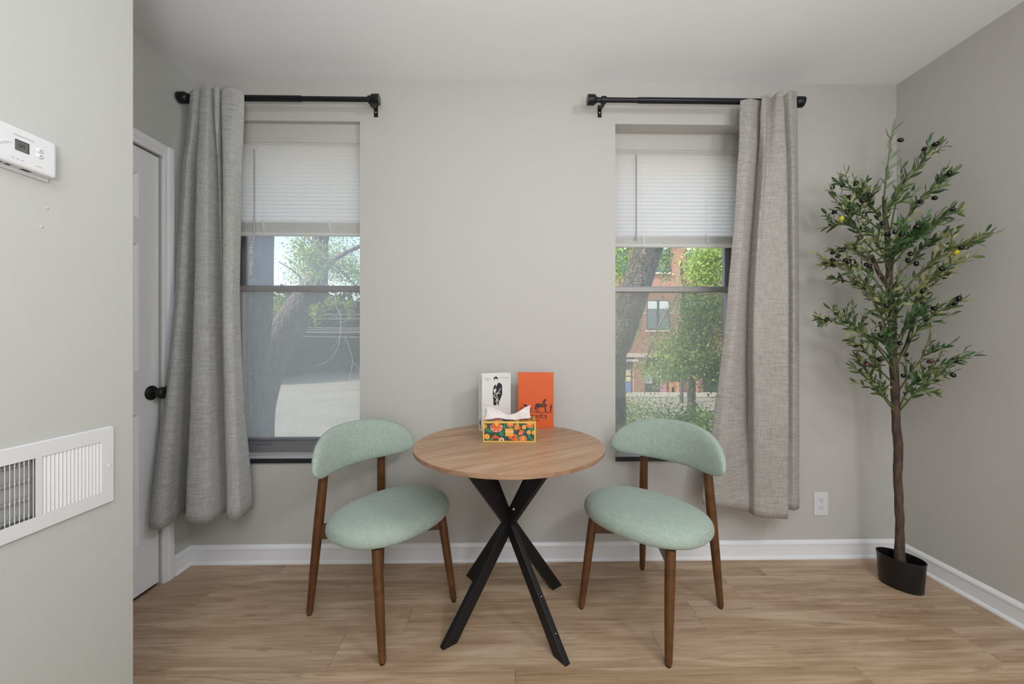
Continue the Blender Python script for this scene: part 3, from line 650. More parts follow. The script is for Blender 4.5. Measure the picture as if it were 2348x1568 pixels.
# ------------------------------------------------------------------ tissue box and tissue
BW_, BH_, BD_ = .229, .089, .120
bx = empty('tissue_box', ((1107-CX)/F*1.694, 1.694, TT), math.radians(-.6)); tag(bx, 'floral tissue box with yellow edges in front of the books', 'tissue box')
M_yel = mat('yellow carton edge', '#DDB14E', .45); M_dg = mat('dark green print', '#24483C', .45)
M_y2 = mat('marigold print', '#E8A23A', .45); M_or = mat('orange print', '#E0652C', .45); M_pk = mat('salmon print', '#E7907E', .45)
M_gr = mat('leaf green print', '#2F7A4E', .45); M_rd = mat('red print', '#B8432E', .45); M_tl = mat('teal print', '#2C6460', .45); M_lt = mat('pale logo print', '#EDE6DA', .45)
MB().box(0, BW_, 0, BD_, 0, BH_).build('carton', M_yel, bx, bevel=.0012)
kx = BW_/1060
def flowers(P):
    P.poly([(180,1050),(1178,1050),(1178,1405),(180,1405)], 0); P.box = (180, 1178, 1050, 1405)
    for (x, y, a, b_, r) in ((280,1195,85,38,.3), (520,1255,70,42,1.1), (850,1330,70,36,.6), (1125,1160,60,30,-.5), (1080,1310,70,30,1.3), (590,1120,60,26,1.5), (480,1140,60,30,.4), (700,1160,60,20,0), (290,1375,60,24,-.3), (1140,1370,50,25,.4), (850,1080,50,25,.9)): P.disc(x, y, a, 4, b_, a0=r)
    for (x, y, a, b_, r) in ((640,1100,40,16,1.4), (560,1200,40,14,.4), (1010,1230,60,16,.8), (880,1390,60,16,0), (1130,1240,50,14,1.4)): P.disc(x, y, a, 6, b_, a0=r)
    for q in range(8):
        a = math.pi*q/7; P.disc(425+85*math.cos(a), 1120+72*math.sin(a), 42, 3); P.disc(425+85*math.cos(a), 1120+72*math.sin(a), 30, 5 if q % 2 else 3)
    P.disc(425, 1105, 78, 2, scal=.07); P.disc(425, 1095, 48, 5); P.disc(430, 1080, 34, 1, 44)
    for (x, y, r) in ((700,1068,66), (1090,1068,74), (955,1365,74), (186,1112,50)):
        P.disc(x, y, r, 3, scal=.05); P.disc(x, y, r*.86, 2, scal=.05); P.disc(x, y-6, r*.45, 1)
    for (x, y, r) in ((235,1320,56), (975,1125,46), (1070,1230,42), (1172,1235,44)):
        P.disc(x, y, r, 1); P.disc(x, y, r*.55, 1); P.disc(x, y, r*.2, 2)
    for q in range(6):
        a = 2.3+q*.42; P.disc(870+52*math.cos(a), 1130+46*math.sin(a), 50, 1 if q % 2 else 2, 15, a0=a)
    P.disc(920, 1230, 58, 2, 44, a0=-.6); P.disc(895, 1265, 34, 3, 16, a0=-.3); P.disc(880, 1150, 30, 2)
    for (x, y) in ((700,1330), (750,1355), (800,1345), (790,1300), (740,1310), (820,1375)): P.disc(x, y, 38, 2)
    P.disc(760, 1335, 30, 5)
    for q in range(5): P.disc(350+q*28, 1320-12*abs(2-q)*-1, 48, 5 if q % 2 else 2, 13, a0=1.9-q*.25)
    P.disc(525, 1392, 56, 3, scal=.04); P.disc(525, 1392, 40, 7); P.disc(525, 1390, 24, 5)
P = Print(lambda x, y, e: ((x-150)*kx, -e, (1435-y)*kx*.983), .00005); flowers(P); P.box = None
P.poly([(600,1155),(760,1155),(760,1310),(600,1310)], 1)
P.mb.build('floral_print', [M_dg, M_y2, M_or, M_pk, M_gr, M_rd, M_tl, M_lt], bx)
font_text('brand_lettering', 'Kleenex', .0118, M_lt, bx, Matrix.Translation(((683-150)*kx, -.0014, (1435-1222)*kx))@Matrix.Rotation(math.pi/2, 4, 'X'), shear=.2, ext=.0001)
def tft(x, y, e): return ((x-150)*kx, .006+(y-1050)/355*(BD_-.012), BH_+e)
P = Print(tft, .00005); flowers(P); P.mb.build('floral_print', [M_dg, M_y2, M_or, M_pk, M_gr, M_rd, M_tl, M_lt], bx)
MB().lathe([(.030, 0), (.030, .0009)], (BW_/2, BD_/2, BH_+.0024), (0,0,1), 24, sx=1.6).build('opening', M_slot, bx)
# tissue: bow-like fold rising from the slot
ts = MB(); NU, NV = 41, 13; org = bx.location
for i in range(NU):
    u = -1+2*i/(NU-1)
    wing = abs(u)**.8
    h = .014+(.040 if u < 0 else .034)*wing**1.1
    for j in range(NV):
        v = -1+2*j/(NV-1)
        X = BW_/2-.004+u*(.096 if u < 0 else .094)-(.012*v*v if u < 0 else -.004*v*v)
        lift = (.5+.5*v)
        zz = BH_+.004+h*lift*1.15+.004*math.sin(5*u+3*v)+(.006*wing)*(1-lift)
        yy = BD_/2-.028-.022*wing*(1-lift)+.030*lift*wing+.006*math.sin(9*u+2*v)*wing
        ts.v.append((X, yy, zz))
for i in range(NU-1):
    for j in range(NV-1): ts.face((i*NV+j, i*NV+j+1, (i+1)*NV+j+1, (i+1)*NV+j))
M_tis = mat('white tissue', '#F0E8E4', .9, trans=.25)
to = ts.build('tissue', M_tis, None, smooth=80, loc=org, rot=bx.rotation_euler); sm_ = to.modifiers.new('t', 'SOLIDIFY'); sm_.thickness = .0008
tag(to, 'white paper tissue folded like a bow, poking out of the floral box', 'tissue')

# ------------------------------------------------------------------ thermostat, vent, outlet
th = empty('thermostat', (XP, .885, 1.593)); tag(th, 'white thermostat with grey display on the near left wall', 'thermostat')
def RB(x0, x1, y0, y1, z0, z1): return MB().box(x0, x1, y0, y1, z0, z1)
RB(0, .006, -.082, .048, -.049, .046).build('back_plate', M_plate, th, bevel=.002)
RB(.004, .028, -.080, .046, -.042, .042).build('housing', M_plate, th, bevel=.006)
RB(.0272, .0286, -.034, -.009, -.009, .0145).build('display_bezel', M_slot, th)
lc = RB(.0284, .0289, -.034, -.011, -.009, .0125).build('display', M_lcd, th)
RY = Matrix.Rotation(math.pi/2, 4, 'Z')@Matrix.Rotation(math.pi/2, 4, 'X')
font_text('display_digits', '68', .0125, M_lcdtxt, lc, Matrix.Translation((.0290, -.0225, .003))@RY)
for z in (.0095, -.0035):
    bt = MB().lathe([(.0052, 0), (.0052, .002), (.0042, .003)], (.0275, .0105, z), (1,0,0), 18, sx=1.25).build('button', M_plate, th, smooth=50)
    up = 1 if z > 0 else -1
    MB().poly([(.0307, .0088, z-.0012*up), (.0307, .0122, z-.0012*up), (.0307, .0105, z+.0016*up)]).build('arrow_mark', M_slot, bt)
font_text('brand_lettering', 'Honeywell Home', .0052, M_grey, th, Matrix.Translation((.0283, -.018, .024))@RY)
m2 = MB()
for y in (-.040, -.032, -.024, .004, .009): m2.box(.0281, .0284, y, y+.005, -.0285, -.0275)
m2.build('printed_marks', M_grey, th)['kind'] = 'stuff'
m2 = MB()
for y in (-.055, -.040, -.012, -.004): m2.box(.010, .018, y, y+.008, -.0426, -.0415)
m2.build('vent_slot', M_slot, th)['kind'] = 'stuff'
pts = [(.0283, -.080, -.020), (.0283, -.068, -.012), (.0283, -.056, -.001), (.0283, -.046, .003), (.0283, -.040, .003)]
MB().tube(smooth_path(pts, 12), .0012, 6).build('embossed_line', M_plate, th, smooth=50)
MB().tube(smooth_path([(.0283, -.080, -.027), (.0283, -.068, -.017), (.0283, -.056, -.004), (.0283, -.046, .000)], 12), .0012, 6).build('embossed_line', M_plate, th, smooth=50)

vt = empty('wall_vent', (XP, .9115, .83)); tag(vt, 'white metal wall vent grille low on the near left wall', 'vent')
y0, y1, z0, z1 = -.1715, .1715, -.1015, .1015; iy0, iy1, iz0, iz1 = -.142, .142, -.068, .068
fr = MB(); x1_ = .008
for (a, b_, c, d) in ((y0, y1, iz1, z1), (y0, y1, z0, iz0), (y0, iy0, iz0, iz1), (iy1, y1, iz0, iz1), (-.006, .006, iz0, iz1)): fr.box(x1_-.0015, x1_, a, b_, c, d)
def rg(a, x): return [(x, y0+a, z0+a), (x, y1-a, z0+a), (x, y1-a, z1-a), (x, y0+a, z1-a)]
fr.add(rg(-.002, 0)+rg(.004, x1_), [(q, (q+1) % 4, 4+(q+1) % 4, 4+q) for q in range(4)])
fr.build('vent_frame', M_plate, vt)
for s_ in (1, -1):
    n = 16; pit = (iy1-.006)/n
    for k in range(n):
        yc = s_*(.006+pit*(k+(.5 if s_ < 0 else .95))); d = Vector((-.0065, (-.0086 if s_ > 0 else .0050), 0))
        if k == 0 and s_ > 0: pass
        c = Vector((x1_-.0012, yc, 0))+d*.5
        nr = Vector((-d.y, d.x, 0)).normalized()*.0005
        MB().obox(c, d*.5, nr, (0, 0, iz1+.001)).build('louver', M_plate, vt)
for z in (-.062, -.022, .020, .060):
    MB().box(-.010, -.005, iy0-.003, -.004, z-.004, z+.003).build('damper_bar', M_duct, vt)
MB().box(-.020, -.014, iy0-.005, iy1+.005, iz0-.003, iz1+.003).build('damper', M_duct, vt)
MB().lathe([(.0035, 0), (.0035, .002), (.0025, .0028)], (x1_, .158, -.002), (1,0,0), 14).build('screw', M_plate, vt, smooth=50)

ot = onwall(empty('power_outlet')); tag(ot, 'white double power outlet on the wall between curtain and plant', 'outlet')
a, b_ = wx(1865), wx(1897); zc = (wz(1881, 1127)+wz(1881, 1181))/2; hh = (wz(1881, 1127)-wz(1881, 1181))/2; xc = (a+b_)/2
MB().box(a, b_, -.006, -.0002, zc-hh, zc+hh).build('face_plate', M_plate, ot, bevel=.002)
ins = MB().box(xc-.0165, xc+.0165, -.0075, -.005, zc-.034, zc+.034).build('receptacle', M_plate, ot, bevel=.001)
for dz in (.018, -.018):
    m2 = MB(); m2.box(xc-.0078, xc-.0058, -.0078, -.0074, zc+dz, zc+dz+.009); m2.box(xc+.0058, xc+.0078, -.0078, -.0074, zc+dz+.001, zc+dz+.008)
    m2.lathe([(.0028, 0), (.0028, .0004)], (xc, -.0074, zc+dz-.007), (0,-1,0), 12); m2.build('socket_slots', M_slot, ins)
for dz in (hh-.007, -hh+.007): MB().lathe([(.0025, 0), (.002, .0008)], (xc, -.006, zc+dz), (0,-1,0), 10).build('screw', M_plate, ot)

# ------------------------------------------------------------------ potted olive tree
pc = Vector((1.862, 1.868, 0)); tr = empty('olive_tree', pc); tag(tr, 'tall potted olive tree with black olives in the corner by the right wall', 'plant')
M_pot = mat('black plastic pot', '#131315', .35); M_bark = mat('brown twisted bark', '#3B2C27', .85, var=('#5A453B', (60, 60, 14), 4), bump=(60, .6, .006))
M_stem = mat('green plant stem', '#5D6B3C', .6); M_cem = mat('grey plant mortar', '#3F3B39', .9, bump=(80, .5, .004))
M_lv = [mat('dark olive leaf', '#3E5536', .5, trans=.2), mat('olive leaf', '#647547', .5, trans=.2), mat('pale olive leaf', '#9C9F70', .55, trans=.2), mat('bright green leaf', '#4A6F46', .45, trans=.2), mat('sage leaf back', '#8C9A80', .6, trans=.2)]
M_ol = mat('black olive', '#14100F', .15); M_olr = mat('reddish olive', '#4A2A22', .2); M_oly = mat('yellow olive', '#B9B322', .3)
pa = math.radians(-59); ca, sa = math.cos(pa), math.sin(pa); prof = [(.86, 0), (.90, .003), (1.0, .138), (1.015, .141), (1.01, .144), (.97, .142), (.95, .130), (.90, .03), (.5, .028)]
m2 = MB(); n = 48
for r, z in prof:
    for k in range(n):
        q = 2*math.pi*k/n; ex, ey = .088*r*math.cos(q), .060*r*math.sin(q); m2.v.append((ex*ca-ey*sa, ex*sa+ey*ca, z))
for j in range(len(prof)-1):
    for k in range(n): m2.face((j*n+k, j*n+(k+1) % n, (j+1)*n+(k+1) % n, (j+1)*n+k))
m2.face(list(range(n-1, -1, -1))); m2.face([(len(prof)-1)*n+k for k in range(n)])
m2.build('pot', M_pot, tr, smooth=45)
def L(px, py, Y): return at(px, py, Y)-pc
tpix = [(2066, 1290), (2063, 1235), (2062, 1160), (2058, 1090), (2060, 1030), (2054, 960), (2052, 880), (2047, 800), (2046, 720), (2040, 650), (2036, 590), (2034, 540), (2028, 480), (2025, 450)]
tp = [L(x, y, 1.872) for x, y in tpix]; tp[0] = Vector((tp[0].x, tp[0].y, .045))
rad = [.026, .017, .0165, .016, .0175, .0155, .0165, .015, .0145, .013, .0115, .0105, .008, .004]
tpp = smooth_path([tuple(p)+(r,) for p, r in zip(tp, rad)], 60)
m2 = MB(); pts = [Vector(p[:3])+Vector((noise.noise(Vector((i*.5, 0, 0)))*.004, noise.noise(Vector((0, i*.5, 9)))*.004, 0)) for i, p in enumerate(tpp)]
m2.tube(pts, [p[3]*(1+.12*noise.noise(Vector((i*.7, 3, 1)))) for i, p in enumerate(tpp)], 14).build('trunk', M_bark, tr, smooth=60)
m2 = MB(); m2.lathe([(.105, .028), (.10, .040), (.04, .050), (.026, .075), (.018, .105)], (0, 0, 0), (0,0,1), 28, sx=.42, sy=.42)
m2.build('mortar', M_cem, tr, smooth=60)
sprays = [  # pixel paths from trunk to tip, with depth, leafiness
 ([(2026,460,1.87),(2034,390,1.86),(2046,300,1.84)], 9, 'sage'),
 ([(2040,540,1.87),(2062,440,1.83),(2100,390,1.80),(2148,335,1.77)], 17, ''),
 ([(2042,580,1.87),(2085,490,1.80),(2130,440,1.76),(2182,396,1.71)], 18, ''),
 ([(2044,610,1.87),(2100,545,1.78),(2150,505,1.72),(2202,482,1.69)], 18, ''),
 ([(2030,520,1.87),(1990,460,1.84),(1960,440,1.83),(1925,420,1.84)], 15, ''),
 ([(2030,540,1.87),(1985,500,1.80),(1950,480,1.78),(1908,438,1.78)], 15, ''),
 ([(2034,560,1.87),(1980,530,1.84),(1935,515,1.86),(1900,520,1.88)], 14, ''),
 ([(2036,600,1.87),(1990,560,1.92),(1950,500,1.95),(1925,470,1.97)], 13, ''),
 ([(2040,650,1.87),(1990,595,1.80),(1945,570,1.77),(1905,572,1.76)], 16, 'pale'),
 ([(2042,690,1.87),(1990,625,1.86),(1940,605,1.88),(1892,608,1.90)], 17, 'pale'),
 ([(2044,790,1.87),(2012,700,1.82),(1985,650,1.80),(1925,612,1.80)], 18, 'pale'),
 ([(2044,780,1.87),(2005,690,1.90),(1975,655,1.92),(1915,640,1.93)], 16, 'pale'),
 ([(2048,700,1.87),(2095,640,1.80),(2140,600,1.74),(2185,570,1.69),(2236,552,1.66)], 26, 'pale'),
 ([(2048,730,1.87),(2100,665,1.78),(2150,630,1.73),(2195,598,1.69)], 20, 'pale'),
 ([(2050,640,1.87),(2090,600,1.84),(2125,560,1.80),(2180,530,1.74)], 16, ''),
 ([(2058,830,1.87),(2095,770,1.80),(2140,725,1.75),(2203,688,1.69)], 15, ''),
 ([(2058,800,1.87),(2090,720,1.83),(2110,680,1.80),(2125,650,1.78)], 15, 'pale'),
 ([(2050,850,1.87),(2010,795,1.84),(1965,760,1.83),(1918,738,1.84),(1880,733,1.85)], 15, ''),
 ([(2050,830,1.87),(1990,770,1.88),(1955,745,1.90),(1905,710,1.92)], 8, ''),
 ([(2050,880,1.87),(2010,840,1.82),(1980,800,1.80),(1952,778,1.80)], 15, ''),
 ([(2052,935,1.87),(2025,905,1.82),(1990,870,1.80),(1954,842,1.80)], 13, ''),
 ([(2052,945,1.87),(2015,895,1.88),(1990,855,1.90),(1965,820,1.92)], 13, ''),
 ([(2060,940,1.87),(2085,890,1.82),(2130,850,1.76),(2205,818,1.69)], 19, ''),
 ([(2060,945,1.87),(2095,905,1.78),(2125,880,1.74),(2150,862,1.72)], 12, ''),
 ([(2058,900,1.87),(2085,860,1.86),(2115,820,1.84),(2145,800,1.81)], 13, ''),
 ([(2045,620,1.86),(2050,590,1.78),(2062,560,1.72),(2075,528,1.70)], 14, 'bright'),
 ([(2040,620,1.86),(2025,590,1.78),(2015,560,1.73),(2000,535,1.71)], 13, ''),
 ([(2046,600,1.86),(2055,560,1.76),(2090,545,1.70),(2110,520,1.67)], 12, 'bright'),
 ([(2046,780,1.86),(2040,750,1.78),(2030,720,1.74),(2020,690,1.72)], 12, ''),
 ([(2050,790,1.86),(2070,760,1.78),(2085,735,1.73),(2105,715,1.70)], 13, 'bright'),
 ([(2048,760,1.86),(2056,720,1.80),(2050,690,1.76),(2052,665,1.74)], 12, ''),
 ([(2036,560,1.86),(2030,500,1.80),(2045,470,1.77),(2062,440,1.76)], 13, ''),
 ([(2034,540,1.87),(2010,490,1.86),(1990,470,1.84),(1985,440,1.84)], 11, ''),
 ([(2054,870,1.86),(2048,830,1.80),(2040,800,1.77),(2015,775,1.75)], 10, 'bright')]
leaves = []; olives = []; RR = random.Random(21)
nodes_ = []
def clampw(p):
    wpt = p+pc; wpt.x = min(wpt.x, XR-.02); wpt.y = min(wpt.y, Y0+.0173*wpt.x-.02); return wpt-pc
def add_leaves(path, n, kind, ln=1.0, start=.18):
    for k in range(n):
        t = start+(1-start)*k/max(1, n-1); f = t*(len(path)-1); i = min(int(f), len(path)-2)
        p = path[i].lerp(path[i+1], f-i); tan = (path[i+1]-path[i]).normalized()
        az = k*2.4+RR.uniform(-.5, .5); s1 = tan.cross(Vector((0, 0, 1))); s1 = s1.normalized() if s1.length > .1 else Vector((1, 0, 0)); s2 = tan.cross(s1)
        rd = s1*math.cos(az)+s2*math.sin(az)
        sp = RR.uniform(.35, .95) if t < .97 else .15
        d = (tan*math.cos(sp)+rd*math.sin(sp)+Vector((0, -.1, RR.uniform(-.15, .2)))).normalized()
        lgth = RR.uniform(.034, .056)*ln*(1-.15*t)
        tip = p+d*lgth; tip2 = clampw(tip)
        if (tip2-tip).length > .001: d = (tip2-p); lgth = max(.02, d.length); d.normalize()
        r_ = RR.random()
        if kind == 'sage': m = 4
        elif kind == 'bright': m = 3 if r_ < .6 else (0 if r_ < .85 else 1)
        elif kind == 'pale': m = 2 if r_ < .5 else (1 if r_ < .85 else 0)
        else: m = 1 if r_ < .42 else (0 if r_ < .72 else (2 if r_ < .93 else 3))
        leaves.append((p, d, lgth, m, RR.uniform(0, 6.28), RR.randrange(3)))
for path, n, kind in sprays:
    P3 = smooth_path([tuple(clampw(L(*q))) for q in path], 14); P3 = [Vector(p) for p in P3]
    MB().tube(P3, [.0030*(1-i/14)+.0011 for i in range(14)], 6).build('branch', M_stem, tr, smooth=60)
    nodes_ += P3
    add_leaves(P3, int(n*1.75) if kind != 'sage' else 13, kind, 1.4 if kind == 'sage' else 1.15, .22)
    if kind != 'sage':
        for q in range(5):
            i = RR.randint(4, 11); tan = (P3[i+1]-P3[i-1]).normalized(); sd = Vector((RR.uniform(-1, 1), RR.uniform(-.9, .4), RR.uniform(-.4, .9))).normalized()
            d = (tan*.8+sd*.75).normalized(); ln = RR.uniform(.05, .10)
            tw = [P3[i], clampw(P3[i]+d*ln*.5), clampw(P3[i]+(d+Vector((0, 0, .15)))*ln)]
            MB().tube(tw, [.0018, .0014, .0008], 5).build('branch', M_stem, tr, smooth=60)
            add_leaves(tw, RR.randint(5, 8), kind, .9, .25)
            if RR.random() < .14: olives.append((tw[-1]+Vector((0, -.006, -.006)), M_ol))
for (px, py, Y) in ((2065,321,1.80),(2146,330,1.76),(2119,342,1.77),(2177,397,1.70),(2143,454,1.73),(2110,462,1.75),(1993,447,1.80),(1937,451,1.80),(1932,425,1.81),(1909,429,1.81),(1950,480,1.79),(1942,486,1.79),(1933,572,1.76),(1925,573,1.76),(1909,579,1.76),(1909,596,1.86),(1910,607,1.87),(1957,600,1.80),(1986,606,1.80),(1953,612,1.80),(2053,530,1.70),(2068,536,1.70),(2084,597,1.78),(2101,604,1.77),(2048,664,1.78),(2059,662,1.78),(2118,671,1.72),(2199,684,1.68),(2189,696,1.68),(1895,733,1.84),(1881,740,1.85),(1917,720,1.91),(1960,791,1.80),(1988,834,1.80),(2063,787,1.76),(2190,826,1.69),(2073,863,1.78),(2110,580,1.72),(2205,568,1.66),(2035,537,1.74),(2119,690,1.72),(1948,599,1.80)):
    olives.append((L(px, py, Y), M_ol))
olives += [(L(2132, 828, 1.73), M_olr), (L(1988, 836, 1.79), M_olr), (L(1925, 508, 1.80), M_oly), (L(2193, 579, 1.67), M_oly)]
def leaf_geo(var):
    wd = (.14, .17, .12)[var]; cv = (.06, -.05, .12)[var]; v = []; N_ = 5
    for i in range(N_+1):
        t = i/N_; h = wd*math.sin(math.pi*min(1, t*.96+.03))**.8*(1 if t < 1 else .05); z = cv*math.sin(math.pi*t)
        v += [(t, -h, z+.035), (t, 0, z), (t, h, z+.035)]
    fs = []
    for i in range(N_): fs += [(i*3, i*3+3, i*3+4, i*3+1), (i*3+1, i*3+4, i*3+5, i*3+2)]
    return v, fs
LG = [leaf_geo(k) for k in range(3)]
leaf_me = {(v, m): MB().add(*LG[v]).mesh('leaf', M_lv[m], smooth=80) for v in range(3) for m in range(5)}
def leaf_mtx(p, d, ln, roll):
    up = Vector((0, 0, 1)) if abs(d.z) < .9 else Vector((0, 1, 0)); y = up.cross(d).normalized(); z = d.cross(y)
    M = Matrix((d, y, z)).transposed().to_4x4()@Matrix.Rotation(math.sin(roll)*1.1, 4, 'X')
    return Matrix.Translation(p)@M@Matrix.Diagonal((ln, ln, ln, 1))
leaves.sort(key=lambda l: -l[2]/(l[0].y+pc.y))
for p, d, ln, m, roll, var in leaves[:296]:
    o = bpy.data.objects.new('leaf', leaf_me[(var, m)]); COL.objects.link(o); o.parent = tr; o.matrix_local = leaf_mtx(p, d, ln, roll)
m2 = MB()
for p, d, ln, m, roll, var in leaves[296:]:
    X = leaf_mtx(p, d, ln, roll); m2.add([X@Vector(v) for v in LG[var][0]], LG[var][1], m)
o = m2.build('small_leaves', M_lv, tr, smooth=80); o['kind'] = 'stuff'
om = {}
for p, m in olives:
    p = clampw(p); q = min(nodes_, key=lambda t: (t-p).length); dd = (q-p).length
    if dd > .05: p = q+(p-q)*(.05/dd)
    if dd > .012: MB().tube([q, q.lerp(p, .6)+Vector((0, 0, .004)), p], .0009, 4).build('fruit_stem', M_stem, tr)
    if m.name not in om: om[m.name] = MB().lathe([(.002, -.0125), (.006, -.0105), (.0088, -.005), (.0095, 0), (.0088, .005), (.006, .0105), (.002, .0125)], (0,0,0), (0,0,1), 12).mesh('olive', m, smooth=80)
    o = bpy.data.objects.new('olive', om[m.name]); COL.objects.link(o); o.parent = tr; o.location = clampw(p); o.rotation_euler = (RR.uniform(-1.2, 1.2), RR.uniform(-1.2, 1.2), 0)
for path in ([(2050,805,1.87),(2035,780,1.85),(2024,760,1.84),(2017,738,1.83)], [(2068,815,1.865),(2080,790,1.85),(2088,765,1.84),(2095,738,1.83)], [(2042,668,1.87),(2015,625,1.84),(1998,585,1.82)]):
    MB().tube([L(*q) for q in path], [.0085, .0085, .008, .006][:len(path)], 9).build('branch', M_bark, tr, smooth=60)

# ------------------------------------------------------------------ outside: street, buildings, trees
GZ = -3.45; LEAF_N = 3.4
M_asph = mat('sunlit asphalt', '#7C7A70', .9, var=('#8A887D', (.4, .4, .4), 4)); M_walk = mat('pale concrete', '#98958B', .9)
M_leafs = [mat('street tree leaf', '#587F3A', .5, trans=.5), mat('yellow green street tree leaf', '#98AC50', .5, trans=.55), mat('deep green street tree leaf', '#39602E', .5, trans=.45)]
M_trunk = mat('furrowed tree bark', '#56564B', .95, var=('#807B6E', (26, 26, 5), 5), bump=(22, 1, .12))
M_trunk2 = mat('brown furrowed tree bark', '#4A4442', .95, var=('#71686D', (22, 22, 4), 5), bump=(18, 1, .12))
def brickmat():
    m = bpy.data.materials.new('red brick wall'); m.use_nodes = True; t = m.node_tree; b = t.nodes['Principled BSDF']; b.inputs['Roughness'].default_value = .9
    tc = t.nodes.new('ShaderNodeTexCoord'); sp = t.nodes.new('ShaderNodeSeparateXYZ'); cb = t.nodes.new('ShaderNodeCombineXYZ')
    t.links.new(tc.outputs['Object'], sp.inputs[0]); t.links.new(sp.outputs[0], cb.inputs[0]); t.links.new(sp.outputs[2], cb.inputs[1])
    k = t.nodes.new('ShaderNodeTexBrick'); k.inputs['Color1'].default_value = srgb('#956555'); k.inputs['Color2'].default_value = srgb('#845448'); k.inputs['Mortar'].default_value = srgb('#95806F')
    k.inputs['Scale'].default_value = 1; k.inputs['Brick Width'].default_value = .22; k.inputs['Row Height'].default_value = .075; k.inputs['Mortar Size'].default_value = .01
    t.links.new(cb.outputs[0], k.inputs[0]); t.links.new(k.outputs[0], b.inputs['Base Color']); return m
M_brick = brickmat()
M_bwin = mat('dim building window glass', '#5E6E78', .1); M_bfr = mat('dark building window frame', '#3A4246', .6); M_bsh = mat('pale window shade', '#C9D3CF', .8)
M_band = mat('pale stone band', '#B9A89C', .9); M_store = mat('dark storefront', '#4D5250', .6); M_sign = mat('white sign letters', '#F2F2F0', .5)  # storefront is one even dark tone
M_blue = mat('blue painted panel', '#6279AE', .6); M_cream = mat('cream notice', '#C9C49A', .7); M_pink = mat('pink poster', '#B87884', .6)
struct(MB().box(-70, 90, 2.6, 140, GZ-.3, GZ).build('street_ground', M_asph), 'grey asphalt street below the windows', 'street')
for (y, wdt, nm) in ((31.2, .35, 'kerb_stone'), (24.6, .28, 'kerb_stone')):
    struct(MB().box(2, 60, y, y+wdt, GZ, GZ+.15).build('trim_kerb', M_walk))
struct(MB().box(2, 60, 31.5, 34.0, GZ, GZ+.12).build('sidewalk', M_walk), 'pale sidewalk in front of the brick building', 'sidewalk')
BY = 34.0
bd = empty('brick_building', (14, BY, GZ)); bd['kind']='thing'; tag(bd, 'red brick building across the street seen through the right window', 'building')
def bl(px, py, Y=BY): p = at(px, py, Y); return p.x-14, p.z-GZ
MB().box(-20, 40, 0, 12, 3.4, 22).build('brick_wall', M_brick, bd)
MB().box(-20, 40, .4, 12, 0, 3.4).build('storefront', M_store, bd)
MB().box(-20, 40, -.15, .05, 3.15, 3.5).build('stone_band', M_band, bd)
def bwin(px0, px1, py0, py1):
    x0, z1_ = bl(px0, py0); x1, z0_ = bl(px1, py1)
    fo = MB(); fo.box(x0, x1, -.06, .02, z0_, z1_)
    f = fo.build('window', M_bfr, bd); mid = (x0+x1)/2
    for a, b_ in ((x0+.08, mid-.12), (mid+.12, x1-.08)):
        MB().box(a, b_, -.09, -.055, z0_+.1, z1_-.75).build('pane', M_bwin, f); MB().box(a, b_, -.10, -.055, z1_-.75, z1_-.1).build('shade', M_bsh, f)
    MB().box(x0-.1, x1+.1, -.14, .02, z0_-.18, z0_-.02).build('window_ledge', M_band, bd)
for a, b_ in ((1483, 1534), (1572, 1625), (1390, 1438), (1660, 1712)): bwin(a, b_, 688, 756)
for a, b_ in ((1483, 1534), (1572, 1625), (1390, 1438), (1660, 1712)): bwin(a, b_, 554, 624)
for a, b_ in ((1483, 1534), (1572, 1625), (1390, 1438)): bwin(a, b_, 420, 490)
for z in (6.9, 9.0): MB().box(-20, 40, -.05, .02, z, z+.10).build('stone_band', M_band, bd)
for a, b_ in ((1453, 1478), (1556, 1566), (1600, 1612)):
    x0, z1_ = bl(a, 832); x1, _ = bl(b_, 832); MB().box(x0, x1, -.02, .5, 0, 3.4).build('brick_pier', M_brick, bd)
for (a, b_, c, d, M, nm) in ((1430,1449,848,862,M_cream,'notice'),(1432,1449,865,875,M_cream,'notice'),(1425,1450,876,908,M_blue,'panel'),(1478,1498,848,880,M_bsh,'shop_window'),(1500,1556,848,866,M_bsh,'shop_window'),(1518,1532,872,900,M_pink,'poster'),(1538,1556,876,902,mat('orange poster', '#BC8260', .6),'poster'),(1566,1586,875,902,mat('red orange poster', '#B87A60', .6),'poster'),(1544,1550,888,900,M_blue,'poster')):
    x0, z1_ = bl(a, c); x1, z0_ = bl(b_, d); MB().box(x0, x1, .30, .38, max(.05, z0_), z1_).build(nm, M, bd)
xs, zs2 = bl(1463, 826); font_text('sign_lettering', 'Farmers', .42, M_sign, bd, Matrix.Translation((xs, -.17, zs2+.02))@Matrix.Rotation(math.pi/2, 4, 'X'), align='RIGHT', ext=.02)
# small street sign post
p = at(1424, 905, 30); sp = empty('street_sign', (p.x, 30, GZ)); tag(sp, 'small white street sign on a thin post before the blue panel', 'sign')
MB().tube([(0, 0, 0), (0, 0, 1.9)], .05, 6).build('post', M_walk, sp); MB().box(-.16, .22, -.04, 0, 1.1, 2.1).build('sign_plate', M_sign, sp)
p = at(1563, 905, 29); lp = empty('lamp_post', (p.x, 29, GZ)); tag(lp, 'dark slim lamp post on the street before the posters', 'lamp post')
MB().tube([(0, 0, 0), (0, 0, 2.5)], [.14, .10], 8).build('pole', M_bfr, lp); MB().lathe([(.12, 2.5), (.28, 2.6), (.30, 3.0), (.1, 3.3)], (0,0,0), (0,0,1), 12).build('lantern', M_bfr, lp)

